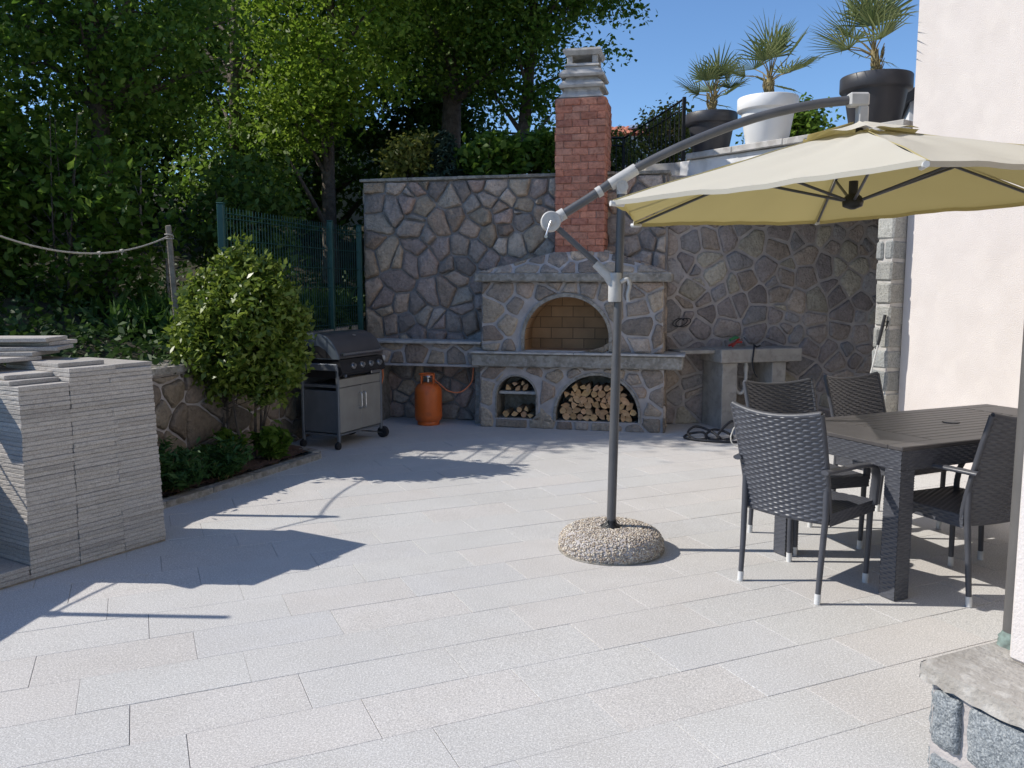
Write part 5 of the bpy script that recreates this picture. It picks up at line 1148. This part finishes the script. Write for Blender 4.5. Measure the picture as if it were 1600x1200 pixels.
for (nm, lb, x, y, ez, er, mt_, s, lf) in (('wall_shrub', 'brownish olive shrub on top of the wall, left of the little fir', -1.22, 10.3, 2.98, (.28, .25, .28), 'leaf_yellow', 61, .055), ('wall_shrub', 'grey-green laurel with pointed leaves on top of the wall, right of the little fir', -.25, 10.3, 2.98, (.38, .28, .30), 'leaf_mid', 62, .085),
                                ('wall_shrub', 'green hedge shrub on the wall just left of the chimney', .36, 10.6, 3.05, (.38, .3, .32), 'leaf_mid', 63, .06), ('hedge_shrub', 'yellow-green hedge shrub behind the railing right of the chimney', 1.40, 12.2, 3.20, (.45, .4, .50), 'leaf_yellow', 64, .050), ('hedge_shrub', 'taller hedge shrub behind the railing by the left palm', 1.95, 11.0, 3.30, (.40, .35, .48), 'leaf_yellow', 65, .050),
                                ('hedge_shrub', 'dark green shrub low behind the white pot', 3.25, 10.2, 3.30, (.45, .4, .36), 'leaf_mid', 66, .055)):
    atree(nm, lb, (x, y, 2.55), [(x, y, ez, *er), (x + .1, y, ez + .15, er[0] * .6, er[1] * .6, er[2] * .7)], 90, 34, .09, lf, mt_, s, tr=.018, stems=4, cat='shrub', nbr=20)
atree('low_shrub', 'unseen shrub added beyond the left picture edge to shade the bank', (-5.3, 7.15, 1.1), [(-5.9, 6.7, 1.9, .7, .75, .8), (-6.5, 6.6, 2.6, .7, .75, .9)], 220, 34, .13, .07, 'leaf_dark', 54, tr=.016, stems=4, cat='shrub')  # out of view, added only to throw shade on the bank behind the stack
# little fir on the wall
t = thing('little_fir', 'small blue-green fir on top of the stone wall', 'fir', (-.80, 10.2, 2.6)); mb = MB(); mb.tube([(0, 0, -.05), (0, 0, .75)], [.025, .006], 7); P = []
for k in range(70):
    z_ = .05 + .68 * (k / 70); a = k * 2.4; L = .33 * (1 - z_ / .85) + .03; tip = Vector((L * math.cos(a), L * math.sin(a), z_ - .04)); mb.tube([(0, 0, z_), tip], [.006, .002], 4, cap=False)
    for q in range(34): f = rngh.uniform(.15, 1); P.append((tip.x * f + rngh.normal() * .02, tip.y * f + rngh.normal() * .02, z_ - .04 * f + rngh.normal() * .014))
mb.build('trunk', M['bark'], t); leafmesh('crown', P, .05, M['leaf_fir'], t, rngh, asp=5)

# ================================================================= FAR BUILDINGS
b1 = thing('far_house', 'distant house with a red tiled roof and roof panel', 'house', (4.6, 30, 3.0), R(-12))
mb = MB(); mb.box((-1.6, 0, -1), (1.6, 5, 3.75)); mb.build('walls', M['whiteplaster'], b1)
mb = MB()
def rooff(u, v): x = -1.9 + 3.8 * u; return (x, -.3 + 2.8 * v, 3.78 + .75 * v + .035 * abs(math.sin(u * math.pi * 18)))
mb.grid(rooff, 108, 6); mb.grid(lambda u, v: (1.9 - 3.8 * u, 5.3 - 2.8 * v, 3.78 + .75 * v + .035 * abs(math.sin(u * math.pi * 18))), 108, 6); mb.build('roof', M['rooftile'], b1)
mb = MB(); mb.box((-.6, .0, 0), (.7, 1.2, .05), 0, 0, Matrix.Translation((0, .7, 4.12)) @ Matrix.Rotation(R(15), 4, 'X')); mb.build('roof_panel', M['panel'], b1)
b2 = thing('neighbour_house', 'white neighbouring house glimpsed between palm pot and house wall', 'house', (7.12, 14.0, 2.6), R(-20))
mb = MB(); mb.box((-.62, 0, -1), (4, 6, 2.0)); mb.build('walls', M['whiteplaster'], b2)
mb = MB(); mb.add([(-.72, -.3, 1.86), (4.2, -.3, 4.6), (4.2, 6.3, 4.6), (-.72, 6.3, 1.86), (-.72, -.3, 2.02), (4.2, -.3, 4.76), (4.2, 6.3, 4.76), (-.72, 6.3, 2.02)], [[3, 2, 1, 0], [4, 5, 6, 7], [0, 1, 5, 4], [1, 2, 6, 5], [2, 3, 7, 6], [3, 0, 4, 7]]); mb.build('roof', M['iron'], b2)
mb = MB(); mb.box((-.35, -.03, .95), (.15, -.002, 1.55), 0); wf = mb.build('window', M['cast'], b2); mb = MB(); mb.box((-.31, -.04, .99), (.11, -.032, 1.51)); mb.build('pane', M['glass'], wf)
b3 = thing('garden_building', 'pale grey building wall showing between the trees', 'building', (-3.4, 17.0, 2.2))
mb = MB(); mb.box((-1.7, 0, -.5), (2.2, 3, 2.25)); mb.build('walls', M['palepaint'], b3); mb = MB(); mb.box((-1.9, -.2, 2.252), (2.4, 3.2, 2.36), 0, .02); mb.build('roof', M['oldconcrete'], b3)
